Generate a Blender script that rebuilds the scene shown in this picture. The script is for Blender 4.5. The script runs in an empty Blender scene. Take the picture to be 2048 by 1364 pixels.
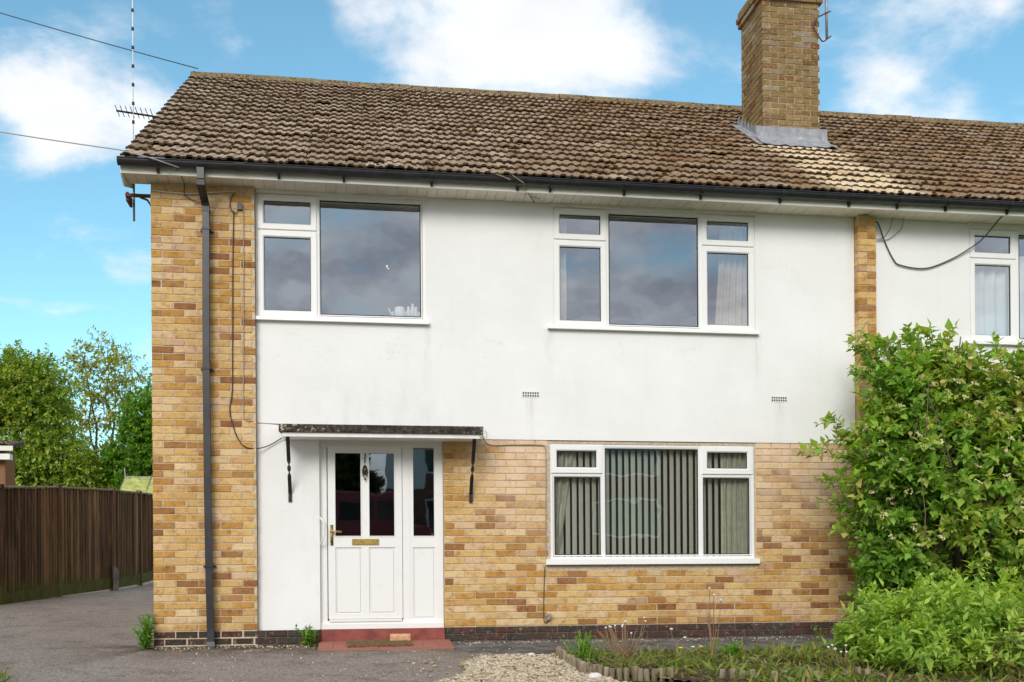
import bpy, math, random
import numpy as np
from mathutils import Vector, Matrix
R = math.radians
rng = np.random.default_rng(7)
random.seed(7)
scene = bpy.context.scene
col = scene.collection

# ------------------------------------------------------------------ camera
YAW = math.atan(324 / 2113.0)
cam_d = bpy.data.cameras.new('camera')
cam = bpy.data.objects.new('camera', cam_d)
col.objects.link(cam)
cam_d.sensor_width = 36.0
cam_d.lens = 2113.0 / 2048 * 36
cam_d.shift_y = (1150 - 682) / 2048
cam_d.clip_end = 2000
cam.matrix_world = (Matrix.Translation((1.984, -11.22, 0.688)) @ Matrix.Rotation(-YAW, 4, 'Z')
                    @ Matrix.Rotation(R(90), 4, 'X') @ Matrix.Rotation(R(-0.42), 4, 'Z'))
scene.camera = cam

# ------------------------------------------------------------------ world and sun
SUN_EL, SUN_AZ = R(29), R(200)      # azimuth clockwise from +Y
world = bpy.data.worlds.new('World')
scene.world = world
world.use_nodes = True
wn, wl = world.node_tree.nodes, world.node_tree.links
wn.clear()
def wnode(t, **kw):
    n = wn.new(t)
    for k, v in kw.items(): setattr(n, k, v)
    return n
def wmath(op, a, b=None, c=None):
    n = wn.new('ShaderNodeMath'); n.operation = op
    for i, v in enumerate((a, b, c)):
        if v is None: continue
        if hasattr(v, 'is_output'): wl.new(v, n.inputs[i])
        else: n.inputs[i].default_value = v
    return n.outputs[0]
sky = wnode('ShaderNodeTexSky', sky_type='NISHITA', sun_disc=False, sun_elevation=SUN_EL, sun_rotation=SUN_AZ)
sky.air_density = 1.0; sky.dust_density = 0.15; sky.ozone_density = 1.6
bg_sky = wnode('ShaderNodeBackground'); bg_sky.inputs[1].default_value = 0.138
tint = wnode('ShaderNodeMix', data_type='RGBA', blend_type='MULTIPLY'); tint.inputs[0].default_value = 1; tint.inputs[7].default_value = (.80, 1.09, .98, 1)
wl.new(sky.outputs[0], tint.inputs[6]); wl.new(tint.outputs[2], bg_sky.inputs[0])
tc = wnode('ShaderNodeTexCoord')
sep = wnode('ShaderNodeSeparateXYZ'); wl.new(tc.outputs['Generated'], sep.inputs[0])
den = wmath('ADD', wmath('MAXIMUM', sep.outputs[2], 0.0), 0.22)
cmb = wnode('ShaderNodeCombineXYZ')
wl.new(wmath('DIVIDE', sep.outputs[0], den), cmb.inputs[0]); wl.new(wmath('DIVIDE', sep.outputs[1], den), cmb.inputs[1])
n1 = wnode('ShaderNodeTexNoise'); n1.inputs['Scale'].default_value = 4.2; n1.inputs['Detail'].default_value = 9; n1.inputs['Roughness'].default_value = 0.60
n1.inputs['Distortion'].default_value = 0.25
wl.new(cmb.outputs[0], n1.inputs['Vector'])
n2 = wnode('ShaderNodeTexNoise'); n2.inputs['Scale'].default_value = 6.5; n2.inputs['Detail'].default_value = 6
wl.new(cmb.outputs[0], n2.inputs['Vector'])
# cumulus banks: (direction, radius, weight)
banks = [((0.1272, 0.8726, 0.4716), 0.070, 0.36), ((0.0455, 0.8867, 0.4578), 0.058, 0.33), ((0.1901, 0.8687, 0.4574), 0.068, 0.38), ((0.2342, 0.8726, 0.4285), 0.0372, 0.30), ((0.0034, 0.8836, 0.4683), 0.0293, 0.25), ((-0.2583, 0.8824, 0.3932), 0.0292, 0.35), ((-0.2352, 0.8938, 0.3819), 0.0338, 0.35), ((-0.1995, 0.9054, 0.3748), 0.040, 0.36), ((-0.1648, 0.9091, 0.3826), 0.030, 0.30), ((-0.2304, 0.9040, 0.3603), 0.0299, 0.20), ((-0.1626, 0.9181, 0.3615), 0.0174, 0.20), ((0.4402, 0.8000, 0.4076), 0.030, 0.28), ((0.4268, 0.8161, 0.3896), 0.036, 0.30), ((0.4667, 0.8010, 0.3751), 0.036, 0.30), ((0.4915, 0.7840, 0.3792), 0.0148, 0.20), ((0.4649, 0.7677, 0.4410), 0.0291, 0.20), ((0.4990, 0.7483, 0.4371), 0.0142, 0.15), ((-0.0941, 0.8917, 0.4428), 0.0169, 0.15), ((-0.0588, 0.9013, 0.4293), 0.0256, 0.16), ((-0.2540, 0.9057, 0.3394), 0.0171, 0.12)]
acc = None
for d, rad, wgt in banks:
    vd = wnode('ShaderNodeVectorMath', operation='DISTANCE'); wl.new(tc.outputs['Generated'], vd.inputs[0])
    v = Vector(d).normalized(); vd.inputs[1].default_value = v
    g = wmath('DIVIDE', vd.outputs['Value'], rad)
    g = wmath('POWER', 2.718, wmath('MULTIPLY', wmath('MULTIPLY', g, g), -1.0))
    g = wmath('MULTIPLY', g, wgt * 1.12)
    acc = g if acc is None else wmath('ADD', acc, g)
# general cover away from the open blue patch over the roof (north), same noise everywhere
vd = wnode('ShaderNodeVectorMath', operation='DOT_PRODUCT'); wl.new(tc.outputs['Generated'], vd.inputs[0]); vd.inputs[1].default_value = (0.08, .92, .38)
openp = wnode('ShaderNodeMapRange'); openp.inputs[1].default_value = 0.3; openp.inputs[2].default_value = 0.85
openp.inputs[3].default_value = 0.42; openp.inputs[4].default_value = -0.13; wl.new(vd.outputs['Value'], openp.inputs[0])
cover = wmath('ADD', wmath('ADD', wmath('MULTIPLY_ADD', n1.outputs[0], 1.75, -.375), acc), openp.outputs[0])
cr = wnode('ShaderNodeMapRange', interpolation_type='SMOOTHSTEP'); cr.inputs[1].default_value = 0.40; cr.inputs[2].default_value = 0.98
wl.new(cover, cr.inputs[0])
cc = wnode('ShaderNodeValToRGB'); wl.new(n2.outputs[0], cc.inputs[0])
cc.color_ramp.elements[0].position = .34; cc.color_ramp.elements[0].color = (.48, .48, .55, 1)
cc.color_ramp.elements[1].position = .62; cc.color_ramp.elements[1].color = (.88, .89, .91, 1)
bg_c = wnode('ShaderNodeBackground'); bg_c.inputs[1].default_value = 1.02
# clouds facing the sun (away from it in the sky) are front lit and white, those before the sun show their grey undersides
sd = wnode('ShaderNodeVectorMath', operation='DOT_PRODUCT'); wl.new(tc.outputs['Generated'], sd.inputs[0]); sd.inputs[1].default_value = (-.27, -.75, .6)
lit = wnode('ShaderNodeMapRange'); lit.inputs[1].default_value = .35; lit.inputs[2].default_value = -.45; wl.new(sd.outputs['Value'], lit.inputs[0])
cmx = wnode('ShaderNodeMix', data_type='RGBA'); wl.new(wmath('MULTIPLY', lit.outputs[0], .85), cmx.inputs[0]); wl.new(cc.outputs[0], cmx.inputs[6]); cmx.inputs[7].default_value = (.72, .725, .735, 1)
wl.new(cmx.outputs[2], bg_c.inputs[0])
mixw = wnode('ShaderNodeMixShader'); wl.new(wmath('MULTIPLY', cr.outputs[0], .93), mixw.inputs[0]); wl.new(bg_sky.outputs[0], mixw.inputs[1]); wl.new(bg_c.outputs[0], mixw.inputs[2])
wo = wnode('ShaderNodeOutputWorld'); wl.new(mixw.outputs[0], wo.inputs[0])
sun_d = bpy.data.lights.new('sun', 'SUN'); sun_d.energy = 1.6; sun_d.angle = R(26); sun_d.color = (1.0, .94, .865)
sun = bpy.data.objects.new('sun', sun_d); col.objects.link(sun)
sv = Vector((math.sin(SUN_AZ) * math.cos(SUN_EL), math.cos(SUN_AZ) * math.cos(SUN_EL), math.sin(SUN_EL)))
sun.rotation_euler = sv.to_track_quat('Z', 'Y').to_euler()
vs = scene.view_settings
vs.view_transform = 'Standard'; vs.look = 'None'; vs.exposure = 0.51; vs.gamma = 1.0; vs.use_curve_mapping = False

# ------------------------------------------------------------------ materials
def s2l(r, g, b):
    f = lambda c: (c / 255 / 12.92) if c <= 10.3 else ((c / 255 + .055) / 1.055) ** 2.4
    return (f(r), f(g), f(b), 1)
class NT:
    def __init__(s, name):
        s.m = bpy.data.materials.new(name); s.m.use_nodes = True
        s.n, s.l = s.m.node_tree.nodes, s.m.node_tree.links
        s.n.clear()
        s.out = s.n.new('ShaderNodeOutputMaterial')
        s.bs = s.n.new('ShaderNodeBsdfPrincipled'); s.l.new(s.bs.outputs[0], s.out.inputs[0])
    def put(s, sock, v):
        if hasattr(v, 'is_output'): s.l.new(v, sock)
        else: sock.default_value = v
    def node(s, t, ins=None, **kw):
        n = s.n.new(t)
        for k, v in kw.items(): setattr(n, k, v)
        for k, v in (ins or {}).items(): s.put(n.inputs[k], v)
        return n
    def pos(s):  return s.node('ShaderNodeNewGeometry').outputs['Position']
    def obj(s):  return s.node('ShaderNodeTexCoord').outputs['Object']
    def scale(s, v, sc): return s.node('ShaderNodeVectorMath', {0: v, 1: sc}, operation='MULTIPLY').outputs[0]
    def noise(s, vec, scale, detail=4, rough=.55, dist=0): 
        return s.node('ShaderNodeTexNoise', {'Vector': vec, 'Scale': scale, 'Detail': detail, 'Roughness': rough, 'Distortion': dist}).outputs[0]
    def ramp(s, fac, els, interp='LINEAR'):
        n = s.node('ShaderNodeValToRGB', {0: fac}); cr = n.color_ramp; cr.interpolation = interp
        while len(cr.elements) < len(els): cr.elements.new(.5)
        for e, (p, c) in zip(cr.elements, els): e.position = p; e.color = c if len(c) == 4 else (*c, 1)
        return n.outputs[0]
    def math(s, op, a, b=0.0): return s.node('ShaderNodeMath', {0: a, 1: b}, operation=op).outputs[0]
    def mr(s, v, a, b, c=0.0, d=1.0): return s.node('ShaderNodeMapRange', {0: v, 1: a, 2: b, 3: c, 4: d}).outputs[0]
    def mix(s, f, a, b, mode='MIX'):
        n = s.node('ShaderNodeMix', data_type='RGBA', blend_type=mode)
        s.put(n.inputs[0], f); s.put(n.inputs[6], a); s.put(n.inputs[7], b); return n.outputs[2]
    def rnd(s):
        a = s.node('ShaderNodeAttribute', attribute_name='rnd').outputs['Fac']
        o = s.node('ShaderNodeObjectInfo').outputs['Random']
        return s.math('FRACT', s.math('ADD', a, o))
    def bump(s, h, strength=.3, dist=.01):
        s.l.new(s.node('ShaderNodeBump', {'Height': h, 'Strength': strength, 'Distance': dist}).outputs[0], s.bs.inputs['Normal'])
    def base(s, v, rough=.8, spec=None, metal=0):
        s.put(s.bs.inputs['Base Color'], v); s.put(s.bs.inputs['Roughness'], rough); s.bs.inputs['Metallic'].default_value = metal
        if spec is not None: s.bs.inputs['Specular IOR Level'].default_value = spec
        return s.m
MAT = {}
def plain(name, c, rough=.6, metal=0, var=.0, bump=0, vs=20):
    t = NT(name); c = (*c[:3], 1)
    if var:
        n = t.noise(t.pos(), vs, 5)
        lo = tuple(max(0, x * (1 - var)) for x in c[:3]); hi = tuple(min(1, x * (1 + var)) for x in c[:3])
        cc = t.ramp(n, [(.3, lo), (.7, hi)])
        if bump: t.bump(t.noise(t.pos(), vs * 4, 4), bump, .005)
        MAT[name] = t.base(cc, rough, metal=metal)
    else: MAT[name] = t.base(c, rough, metal=metal)
    return MAT[name]

def brick_mat(name, els, bleach=True):
    t = NT(name); p = t.pos(); r = t.rnd()
    c = t.ramp(r, els, 'LINEAR')
    stret = t.noise(t.scale(p, (11, 11, 16)), 1.0, 6, .65)
    c = t.mix(t.mr(stret, .50, .72, 0, .85), c, t.mix(1.0, c, (.52, .36, .22, 1), 'MULTIPLY'))
    c = t.mix(t.mr(t.noise(p, 23, 5, .7), .56, .74, 0, .6), c, (.84, .64, .38, 1))
    hue = t.node('ShaderNodeMath', {0: t.math('MULTIPLY', r, 7.31)}, operation='FRACT').outputs[0]
    c = t.mix(.45, c, t.ramp(hue, [(0, (1, .88, .80)), (.4, (1, .98, .90)), (.7, (.98, .99, .92)), (1, (1, .94, .70))]), 'MULTIPLY')
    fine = t.noise(p, 110, 4, .75)
    c = t.mix(.6, c, t.ramp(fine, [(.32, (.42, .36, .30)), (.60, (1.0, 1.0, 1.0))]), 'MULTIPLY')
    c = t.mix(t.mr(t.noise(t.scale(p, (1.6, 1.6, .8)), 1.0, 5, .6), .50, .72, 0, .45), c, t.mix(1.0, c, (.62, .50, .40, 1), 'MULTIPLY'))
    if bleach:   # pale weathered patch high on the ground floor panel
        sx = t.node('ShaderNodeSeparateXYZ', {0: p})
        m = t.math('MULTIPLY', t.mr(sx.outputs[2], .95, 1.9), t.mr(sx.outputs[0], 3.2, 3.6))
        m = t.math('MULTIPLY', m, t.mr(sx.outputs[2], 2.3, 2.2))
        m = t.math('MULTIPLY', m, t.mr(t.noise(p, 3, 4), .35, .6, .3, 1))
        c = t.mix(t.math('MULTIPLY', m, .78), c, (.95, .72, .53, 1))
    t.bump(t.math('ADD', fine, t.math('MULTIPLY', stret, .8)), .9, .012)
    MAT[name] = t.base(c, .9, .25)
brick_mat('brick', [(0, (.82, .54, .20)), (.16, (.88, .63, .30)), (.30, (.72, .43, .125)), (.46, (.95, .73, .43)), (.60, (.68, .38, .10)), (.74, (.54, .29, .09)), (.83, (.36, .165, .065)), (.88, (.58, .31, .13)), (.94, (.84, .60, .40)), (1, (.88, .66, .36))])
brick_mat('chimney_brick', [(0, (.30, .205, .085)), (.25, (.36, .26, .12)), (.45, (.24, .165, .07)), (.6, (.38, .29, .155)), (.75, (.21, .13, .06)), (.85, (.27, .125, .05)), (.92, (.38, .34, .27)), (1, (.32, .23, .10))], False)
brick_mat('plinth_brick', [(0, (.07, .055, .05)), (.4, (.10, .07, .06)), (.7, (.13, .06, .05)), (.85, (.09, .085, .08)), (1, (.06, .05, .045))], False)
t = NT('mortar'); p = t.pos()
MAT['mortar'] = t.base(t.ramp(t.noise(p, 40, 5), [(.3, (.42, .33, .22)), (.7, (.66, .56, .43))]), .95, .1)
t = NT('plinth_mortar'); p = t.pos()
MAT['plinth_mortar'] = t.base(t.ramp(t.noise(p, 30, 5), [(.35, (.10, .08, .07)), (.7, (.22, .185, .15))]), .95, .1)
t = NT('brick_pattern')   # walls turned away from the street
bt = t.node('ShaderNodeTexBrick', {'Vector': t.node('ShaderNodeMapping', {0: t.obj()}, vector_type='POINT').outputs[0], 'Color1': (.58, .38, .16, 1), 'Color2': (.40, .22, .08, 1), 'Mortar': (.45, .36, .26, 1), 'Scale': 1.0, 'Mortar Size': .005, 'Brick Width': .225, 'Row Height': .075})
MAT['brick_pattern'] = t.base(bt.outputs[0], .9)

t = NT('white_render'); p = t.pos()
big = t.noise(p, 1.2, 5, .6); st = t.noise(t.scale(p, (9, 9, .9)), 1.0, 4)
c = t.ramp(big, [(.3, (.80, .80, .775)), (.65, (.86, .86, .85))])
c = t.mix(t.mr(st, .55, .8, 0, .10), c, (.62, .60, .55, 1))
# soot and algae streaks run down the wall over the door canopy
sx = t.node('ShaderNodeSeparateXYZ', {0: p})
m = t.math('MULTIPLY', t.mr(sx.outputs[2], 2.95, 2.28), t.math('MULTIPLY', t.mr(sx.outputs[0], 1.3, 1.8), t.mr(sx.outputs[0], 3.5, 2.6)))
m = t.math('MULTIPLY', m, t.mr(t.noise(t.scale(p, (5, 5, 2)), 1.0, 6, .65), .45, .75))
c = t.mix(t.math('MULTIPLY', m, .33), c, (.50, .50, .47, 1))
runs = None
for xr, zr in ((1.03, 3.36), (2.81, 3.36), (4.14, 3.36), (6.52, 3.36), (3.94, 2.61), (6.78, 2.61), (7.66, 4.6)):
    r1 = t.mr(t.math('ABSOLUTE', t.math('SUBTRACT', t.math('ADD', sx.outputs[0], t.math('MULTIPLY', t.math('SUBTRACT', t.noise(p, 7, 4), .5), .10)), xr)), .07, .0)
    r1 = t.math('MULTIPLY', r1, t.math('MULTIPLY', t.mr(sx.outputs[2], zr - .75, zr - .02), t.mr(sx.outputs[2], zr + .01, zr)))
    runs = r1 if runs is None else t.math('ADD', runs, r1)
c = t.mix(t.math('MULTIPLY', runs, t.mr(t.noise(t.scale(p, (30, 30, 3)), 1.0, 4), .35, .65, .04, .38)), c, (.48, .46, .40, 1))
crk = t.node('ShaderNodeTexVoronoi', {'Vector': t.node('ShaderNodeVectorMath', {0: t.scale(p, (.55, .55, .8)), 1: t.node('ShaderNodeTexNoise', {'Vector': p, 'Scale': 2.5, 'Detail': 6.0}).outputs[1]}, operation='ADD').outputs[0], 'Scale': 1.3}, feature='DISTANCE_TO_EDGE')
c = t.mix(t.math('MULTIPLY', t.mr(crk.outputs[0], .005, .0), t.mr(t.noise(p, 1.7, 3), .50, .62, 0, .30)), c, (.42, .40, .36, 1))
sp = t.noise(p, 55, 3, .6); c = t.mix(t.mr(sp, .70, .78, 0, .5), c, (.36, .33, .28, 1))
t.bump(t.math('ADD', t.noise(p, 120, 4, .7), t.math('MULTIPLY', t.noise(t.scale(p, (5, 5, 9)), 1.0, 5, .6), 1.6)), .28, .010)
MAT['white_render'] = t.base(c, .9, .15)

t = NT('upvc'); p = t.pos()
c = t.mix(t.mr(t.noise(p, 6, 6, .65), .55, .8, 0, .25), (.84, .84, .82, 1), (.62, .60, .53, 1))
MAT['upvc'] = t.base(c, .32)
t = NT('fascia_white'); p = t.pos()
c = t.mix(t.mr(t.noise(t.scale(p, (3, 10, 10)), 1.0, 6, .65), .48, .75, 0, .45), (.80, .78, .70, 1), (.45, .41, .31, 1))
MAT['fascia_white'] = t.base(c, .55)
t = NT('soffit_white'); p = t.pos()
c = t.mix(t.mr(t.noise(p, 14, 6, .7), .48, .75, 0, .45), (.84, .78, .68, 1), (.50, .43, .34, 1))
MAT['soffit_white'] = t.base(t.mix(t.math('MULTIPLY', t.rnd(), .3), c, (.60, .52, .42, 1)), .6)

# concrete roof tiles: weathered grey brown, moss, lichen, rust coloured growth, washed clean under the chimney lead
t = NT('roof_tile'); p = t.pos(); r = t.rnd(); sx = t.node('ShaderNodeSeparateXYZ', {0: p})
c = t.ramp(r, [(0, (.29, .195, .125)), (.3, (.42, .305, .21)), (.6, (.22, .135, .08)), (.8, (.52, .40, .29)), (1, (.34, .235, .15))])
lich = t.noise(p, 30, 6, .7)
pale = t.mr(sx.outputs[0], 5.5, .5, .15, .75)
c = t.mix(t.math('MULTIPLY', t.mr(lich, .46, .62), pale), c, (.60, .52, .45, 1))
rz = t.math('MULTIPLY', t.mr(sx.outputs[0], 3.6, 5.4), t.mr(t.noise(p, 1.3, 4), .36, .62))
c = t.mix(t.math('MULTIPLY', rz, .62), c, (.26, .12, .04, 1))
moss = t.noise(p, 15, 7, .72)
c = t.mix(t.mr(moss, .52, .63, 0, .9), c, t.ramp(t.noise(p, 5, 3), [(.35, (.15, .125, .025)), (.55, (.27, .20, .05)), (.7, (.30, .13, .035))]))
wx = t.math('ADD', sx.outputs[0], t.math('MULTIPLY', t.math('SUBTRACT', t.noise(p, 2.2, 5), .5), .9))
cl = t.math('MULTIPLY', t.mr(wx, 7.1, 7.45), t.mr(wx, 8.5, 8.15)); cl = t.math('MULTIPLY', cl, t.mr(sx.outputs[1], 2.25, 2.0))
cl = t.math('MULTIPLY', cl, t.mr(t.noise(p, 8, 5, .7), .3, .5, .55, 1))
c = t.mix(t.math('MULTIPLY', cl, .92), c, t.ramp(r, [(0, (.80, .62, .36)), (.5, (.86, .72, .50)), (1, (.70, .53, .30))]))
c = t.mix(t.mr(t.noise(p, 48, 5, .75), .57, .66, 0, .55), c, (.06, .042, .028, 1))
c = t.mix(t.mr(t.noise(t.scale(p, (1, 1.01, .99)), 36, 6, .75), .60, .68, 0, .7), c, (.66, .56, .40, 1))
t.bump(t.math('ADD', t.noise(p, 130, 4, .7), t.math('MULTIPLY', moss, 2)), .8, .012)
MAT['roof_tile'] = t.base(c, .95, .15)
t = NT('ridge'); p = t.pos(); c = t.ramp(t.noise(p, 26, 6, .75), [(.34, (.07, .05, .035)), (.48, (.20, .145, .10)), (.58, (.24, .19, .06)), (.68, (.46, .38, .30))]); t.bump(t.noise(p, 60, 5), .8, .015); MAT['ridge'] = t.base(c, .95, .1)
t = NT('tile_lip'); MAT['tile_lip'] = t.base(t.ramp(t.noise(t.pos(), 40, 4), [(.35, (.06, .04, .025)), (.65, (.17, .115, .075))]), .95, .1)  # algae-dark lip colour, also standing in for shade at the tile laps
t = NT('moss'); c = t.ramp(t.rnd(), [(0, (.07, .07, .012)), (.3, (.14, .115, .02)), (.55, (.19, .10, .022)), (.75, (.11, .06, .02)), (1, (.36, .30, .20))])
t.bump(t.noise(t.pos(), 150, 3), 1, .01); MAT['moss'] = t.base(c, 1, .05)
t = NT('lead'); p = t.pos()
MAT['lead'] = t.base(t.ramp(t.noise(p, 14, 6, .65), [(.3, (.20, .21, .23)), (.6, (.32, .33, .35)), (.8, (.62, .61, .58))]), .6, .4)
plain('black_plastic', (.018, .018, .021), .38, var=.4, vs=12)
plain('grey_pipe', (.028, .029, .034), .36, var=.5, vs=5)
plain('black_iron', (.012, .011, .011), .55)
plain('brass', (.52, .36, .12), .38, .85, var=.3, vs=30)
plain('black_cable', (.05, .045, .042), .6)
plain('grey_cable', (.33, .30, .27), .6)
plain('pale_cable', (.62, .55, .46), .6)
plain('galvanised', (.30, .29, .28), .5, .5, var=.3, vs=15)
plain('rust', (.12, .045, .028), .8, var=.4, vs=30)
plain('white_paint', (.80, .79, .76), .45, var=.08, vs=8)
plain('red_paint', (.24, .06, .045), .7, var=.35, vs=9, bump=.3)
t = NT('red_tile'); c = t.mix(t.math('MULTIPLY', t.rnd(), .5), (.36, .12, .085, 1), (.22, .08, .06, 1)); c = t.mix(t.mr(t.noise(t.pos(), 11, 6, .7), .48, .66, 0, .75), c, (.20, .13, .10, 1)); t.bump(t.noise(t.pos(), 60, 4), .3, .005); MAT['red_tile'] = t.base(c, .75)
plain('coir', (.19, .12, .055), 1, var=.5, vs=60, bump=1)
plain('loose_brick', (.62, .34, .19), .9, var=.3, vs=25, bump=.4)
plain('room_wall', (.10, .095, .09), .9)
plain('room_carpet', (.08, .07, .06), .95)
plain('curtain', (.50, .42, .32), .9, var=.12, vs=12)
plain('curtain_cream', (.55, .53, .42), .9, var=.15, vs=14)
plain('net', (.75, .78, .78), .9)
plain('blind', (.86, .85, .71), .75)
plain('ceramic', (.80, .72, .68), .3)
plain('white_wicker', (.80, .80, .78), .6)
plain('blue_pack', (.20, .32, .55), .5)
plain('dark_metal', (.03, .03, .03), .4, .6)
plain('bark', (.13, .10, .075), .95, var=.4, vs=14, bump=.6)
plain('twig', (.16, .12, .07), .9)
plain('dry_stem', (.27, .18, .10), .95, var=.3, vs=20)
plain('petal_white', (.80, .78, .76), .6)
plain('petal_yellow', (.75, .55, .03), .6)
plain('blossom_cream', (.62, .55, .30), .8, var=.2, vs=30)
plain('stone_white', (.66, .63, .58), .8, var=.2, vs=20)
plain('red_car', (.26, .04, .045), .35)
plain('car_glass', (.02, .025, .025), .08)
plain('opp_brick', (.22, .10, .07), .9, var=.3, vs=5)
plain('opp_roof', (.07, .05, .045), .9, var=.3, vs=6)
plain('rubber', (.02, .02, .02), .8)

# glass: clear pane that mirrors a part of the daylight, slightly wavy
def glass_mat(name, refl, tint):
    t = NT(name); t.n.remove(t.bs)
    tr = t.node('ShaderNodeBsdfTransparent', {0: tint}); gl = t.node('ShaderNodeBsdfGlossy', {'Color': (.90, .94, 1, 1), 'Roughness': .015})
    b = t.node('ShaderNodeBump', {'Height': t.noise(t.pos(), 2.2, 2), 'Strength': .06, 'Distance': .02}); t.l.new(b.outputs[0], gl.inputs['Normal'])
    ge = t.node('ShaderNodeNewGeometry'); dt = t.node('ShaderNodeVectorMath', {0: ge.outputs['Incoming'], 1: ge.outputs['Normal']}, operation='DOT_PRODUCT').outputs['Value']
    f = t.math('ADD', t.math('MULTIPLY', t.math('POWER', t.math('SUBTRACT', 1.0, t.math('ABSOLUTE', dt)), 5.0), 1 - refl), refl)   # the same from both sides of the pane
    mx = t.node('ShaderNodeMixShader', {0: t.math('MINIMUM', f, 1.0)}); t.l.new(tr.outputs[0], mx.inputs[1]); t.l.new(gl.outputs[0], mx.inputs[2])
    t.l.new(mx.outputs[0], t.out.inputs[0]); MAT[name] = t.m
glass_mat('glass', .29, (.84, .86, .85, 1))
glass_mat('obscure_glass', .20, (.50, .53, .51, 1))

t = NT('tarmac'); p = t.pos()
big = t.noise(p, .9, 6, .65); fine = t.noise(p, 75, 4, .8); med = t.noise(p, 17, 6, .75)
vor = t.node('ShaderNodeTexVoronoi', {'Vector': p, 'Scale': 85.0})
chip = t.node('ShaderNodeSeparateColor', {0: vor.outputs['Color']}).outputs[0]
c = t.ramp(fine, [(.32, (.11, .09, .076)), (.5, (.40, .34, .29)), (.70, (.78, .69, .61))])
c = t.mix(t.mr(chip, .80, .95, 0, .6), c, (.62, .56, .50, 1))
c = t.mix(t.mr(chip, .16, .05, 0, .7), c, (.07, .06, .055, 1))
c = t.mix(t.mr(big, .42, .68, 0, .5), c, t.mix(1.0, c, (.66, .62, .58, 1), 'MULTIPLY'))
c = t.mix(t.mr(med, .56, .70, 0, .45), c, (.13, .105, .09, 1))
sx = t.node('ShaderNodeSeparateXYZ', {0: p})   # mud and moss washed along the foot of the wall
m = t.math('MULTIPLY', t.mr(sx.outputs[1], -1.1, -.2), t.mr(t.noise(p, 3.2, 6, .7), .36, .56))
m = t.math('MULTIPLY', m, t.mr(sx.outputs[1], .6, .2)); m = t.math('MULTIPLY', m, t.mr(sx.outputs[0], -1.2, .2))
c = t.mix(t.math('MULTIPLY', m, .85), c, t.ramp(med, [(.35, (.04, .026, .016)), (.65, (.15, .09, .045))]))
pat = t.noise(p, 2.4, 7, .75); c = t.mix(t.mr(pat, .53, .60, 0, .5), c, t.mix(1.0, c, (.50, .46, .42, 1), 'MULTIPLY'))
c = t.mix(t.mr(t.noise(p, 5.5, 6, .7), .60, .70, 0, .4), c, (.52, .47, .41, 1))
t.bump(t.math('ADD', fine, med), 1.0, .025); MAT['tarmac'] = t.base(c, .93, .2)
t = NT('concrete'); p = t.pos(); big = t.noise(p, 4, 7, .7)
c = t.ramp(big, [(.32, (.05, .045, .04)), (.5, (.13, .12, .115)), (.7, (.22, .205, .20))])
t.bump(t.noise(p, 60, 5, .7), .5, .01); MAT['concrete'] = t.base(c, .95, .15)
t = NT('soil'); p = t.pos()
c = t.ramp(t.noise(p, 22, 6, .7), [(.3, (.035, .025, .017)), (.55, (.12, .09, .06)), (.75, (.30, .25, .19))])
t.bump(t.noise(p, 45, 5, .7), 1, .03); MAT['soil'] = t.base(c, 1, .05)
t = NT('grass_ground'); p = t.pos()
c = t.ramp(t.noise(p, 6, 6, .7), [(.3, (.03, .05, .012)), (.6, (.07, .10, .025)), (.8, (.13, .12, .05))]); MAT['grass_ground'] = t.base(c, 1, .05)
t = NT('gravel_stone'); c = t.ramp(t.rnd(), [(0, (.26, .19, .11)), (.3, (.44, .36, .24)), (.6, (.60, .52, .40)), (.85, (.32, .28, .23)), (1, (.52, .42, .28))]); MAT['gravel_stone'] = t.base(c, .9, .2)
t = NT('fence_wood'); p = t.pos(); r = t.rnd()
gr = t.noise(t.scale(p, (40, 40, 1.6)), 1.0, 5, .65)
c = t.ramp(r, [(0, (.11, .055, .03)), (.2, (.26, .14, .07)), (.4, (.06, .032, .02)), (.6, (.20, .105, .055)), (.8, (.05, .028, .018)), (1, (.36, .22, .12))])
c = t.mix(t.mr(gr, .52, .70, 0, .8), c, (.36, .24, .13, 1))
c = t.mix(t.mr(t.noise(t.scale(p, (3, 3, .6)), 1.0, 4), .48, .7, 0, .6), c, (.018, .012, .009, 1))
sx = t.node('ShaderNodeSeparateXYZ', {0: p})   # algae on the lower boards, moving with the rising ground
g = t.math('SUBTRACT', sx.outputs[2], t.math('MULTIPLY', sx.outputs[1], .045))
c = t.mix(t.math('MULTIPLY', t.mr(g, .42, .12), t.mr(t.noise(p, 7, 5), .36, .58, .2, .95)), c, (.10, .115, .022, 1))
t.bump(gr, .5, .006); MAT['fence_wood'] = t.base(c, .9, .15)
t = NT('weathered_wood'); p = t.pos(); gr = t.noise(t.scale(p, (30, 30, 3)), 1.0, 5, .65)
c = t.ramp(gr, [(.3, (.09, .07, .045)), (.7, (.40, .33, .23))]); t.bump(gr, .5, .006); MAT['weathered_wood'] = t.base(c, .95, .1)
t = NT('felt_edge'); p = t.pos(); sx = t.node('ShaderNodeSeparateXYZ', {0: p})
c = t.ramp(t.noise(p, 16, 6, .7), [(.34, (.018, .014, .012)), (.62, (.085, .072, .060))])
ends = t.math('ADD', t.mr(sx.outputs[0], 1.95, 1.45, .12, 1), t.mr(sx.outputs[0], 3.1, 3.35, 0, .7))
c = t.mix(t.math('MULTIPLY', t.mr(t.noise(p, 30, 5, .65), .55, .62), ends), c, (.50, .44, .33, 1))
t.bump(t.noise(p, 45, 5), .9, .015); MAT['felt_edge'] = t.base(c, .95, .1)

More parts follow.
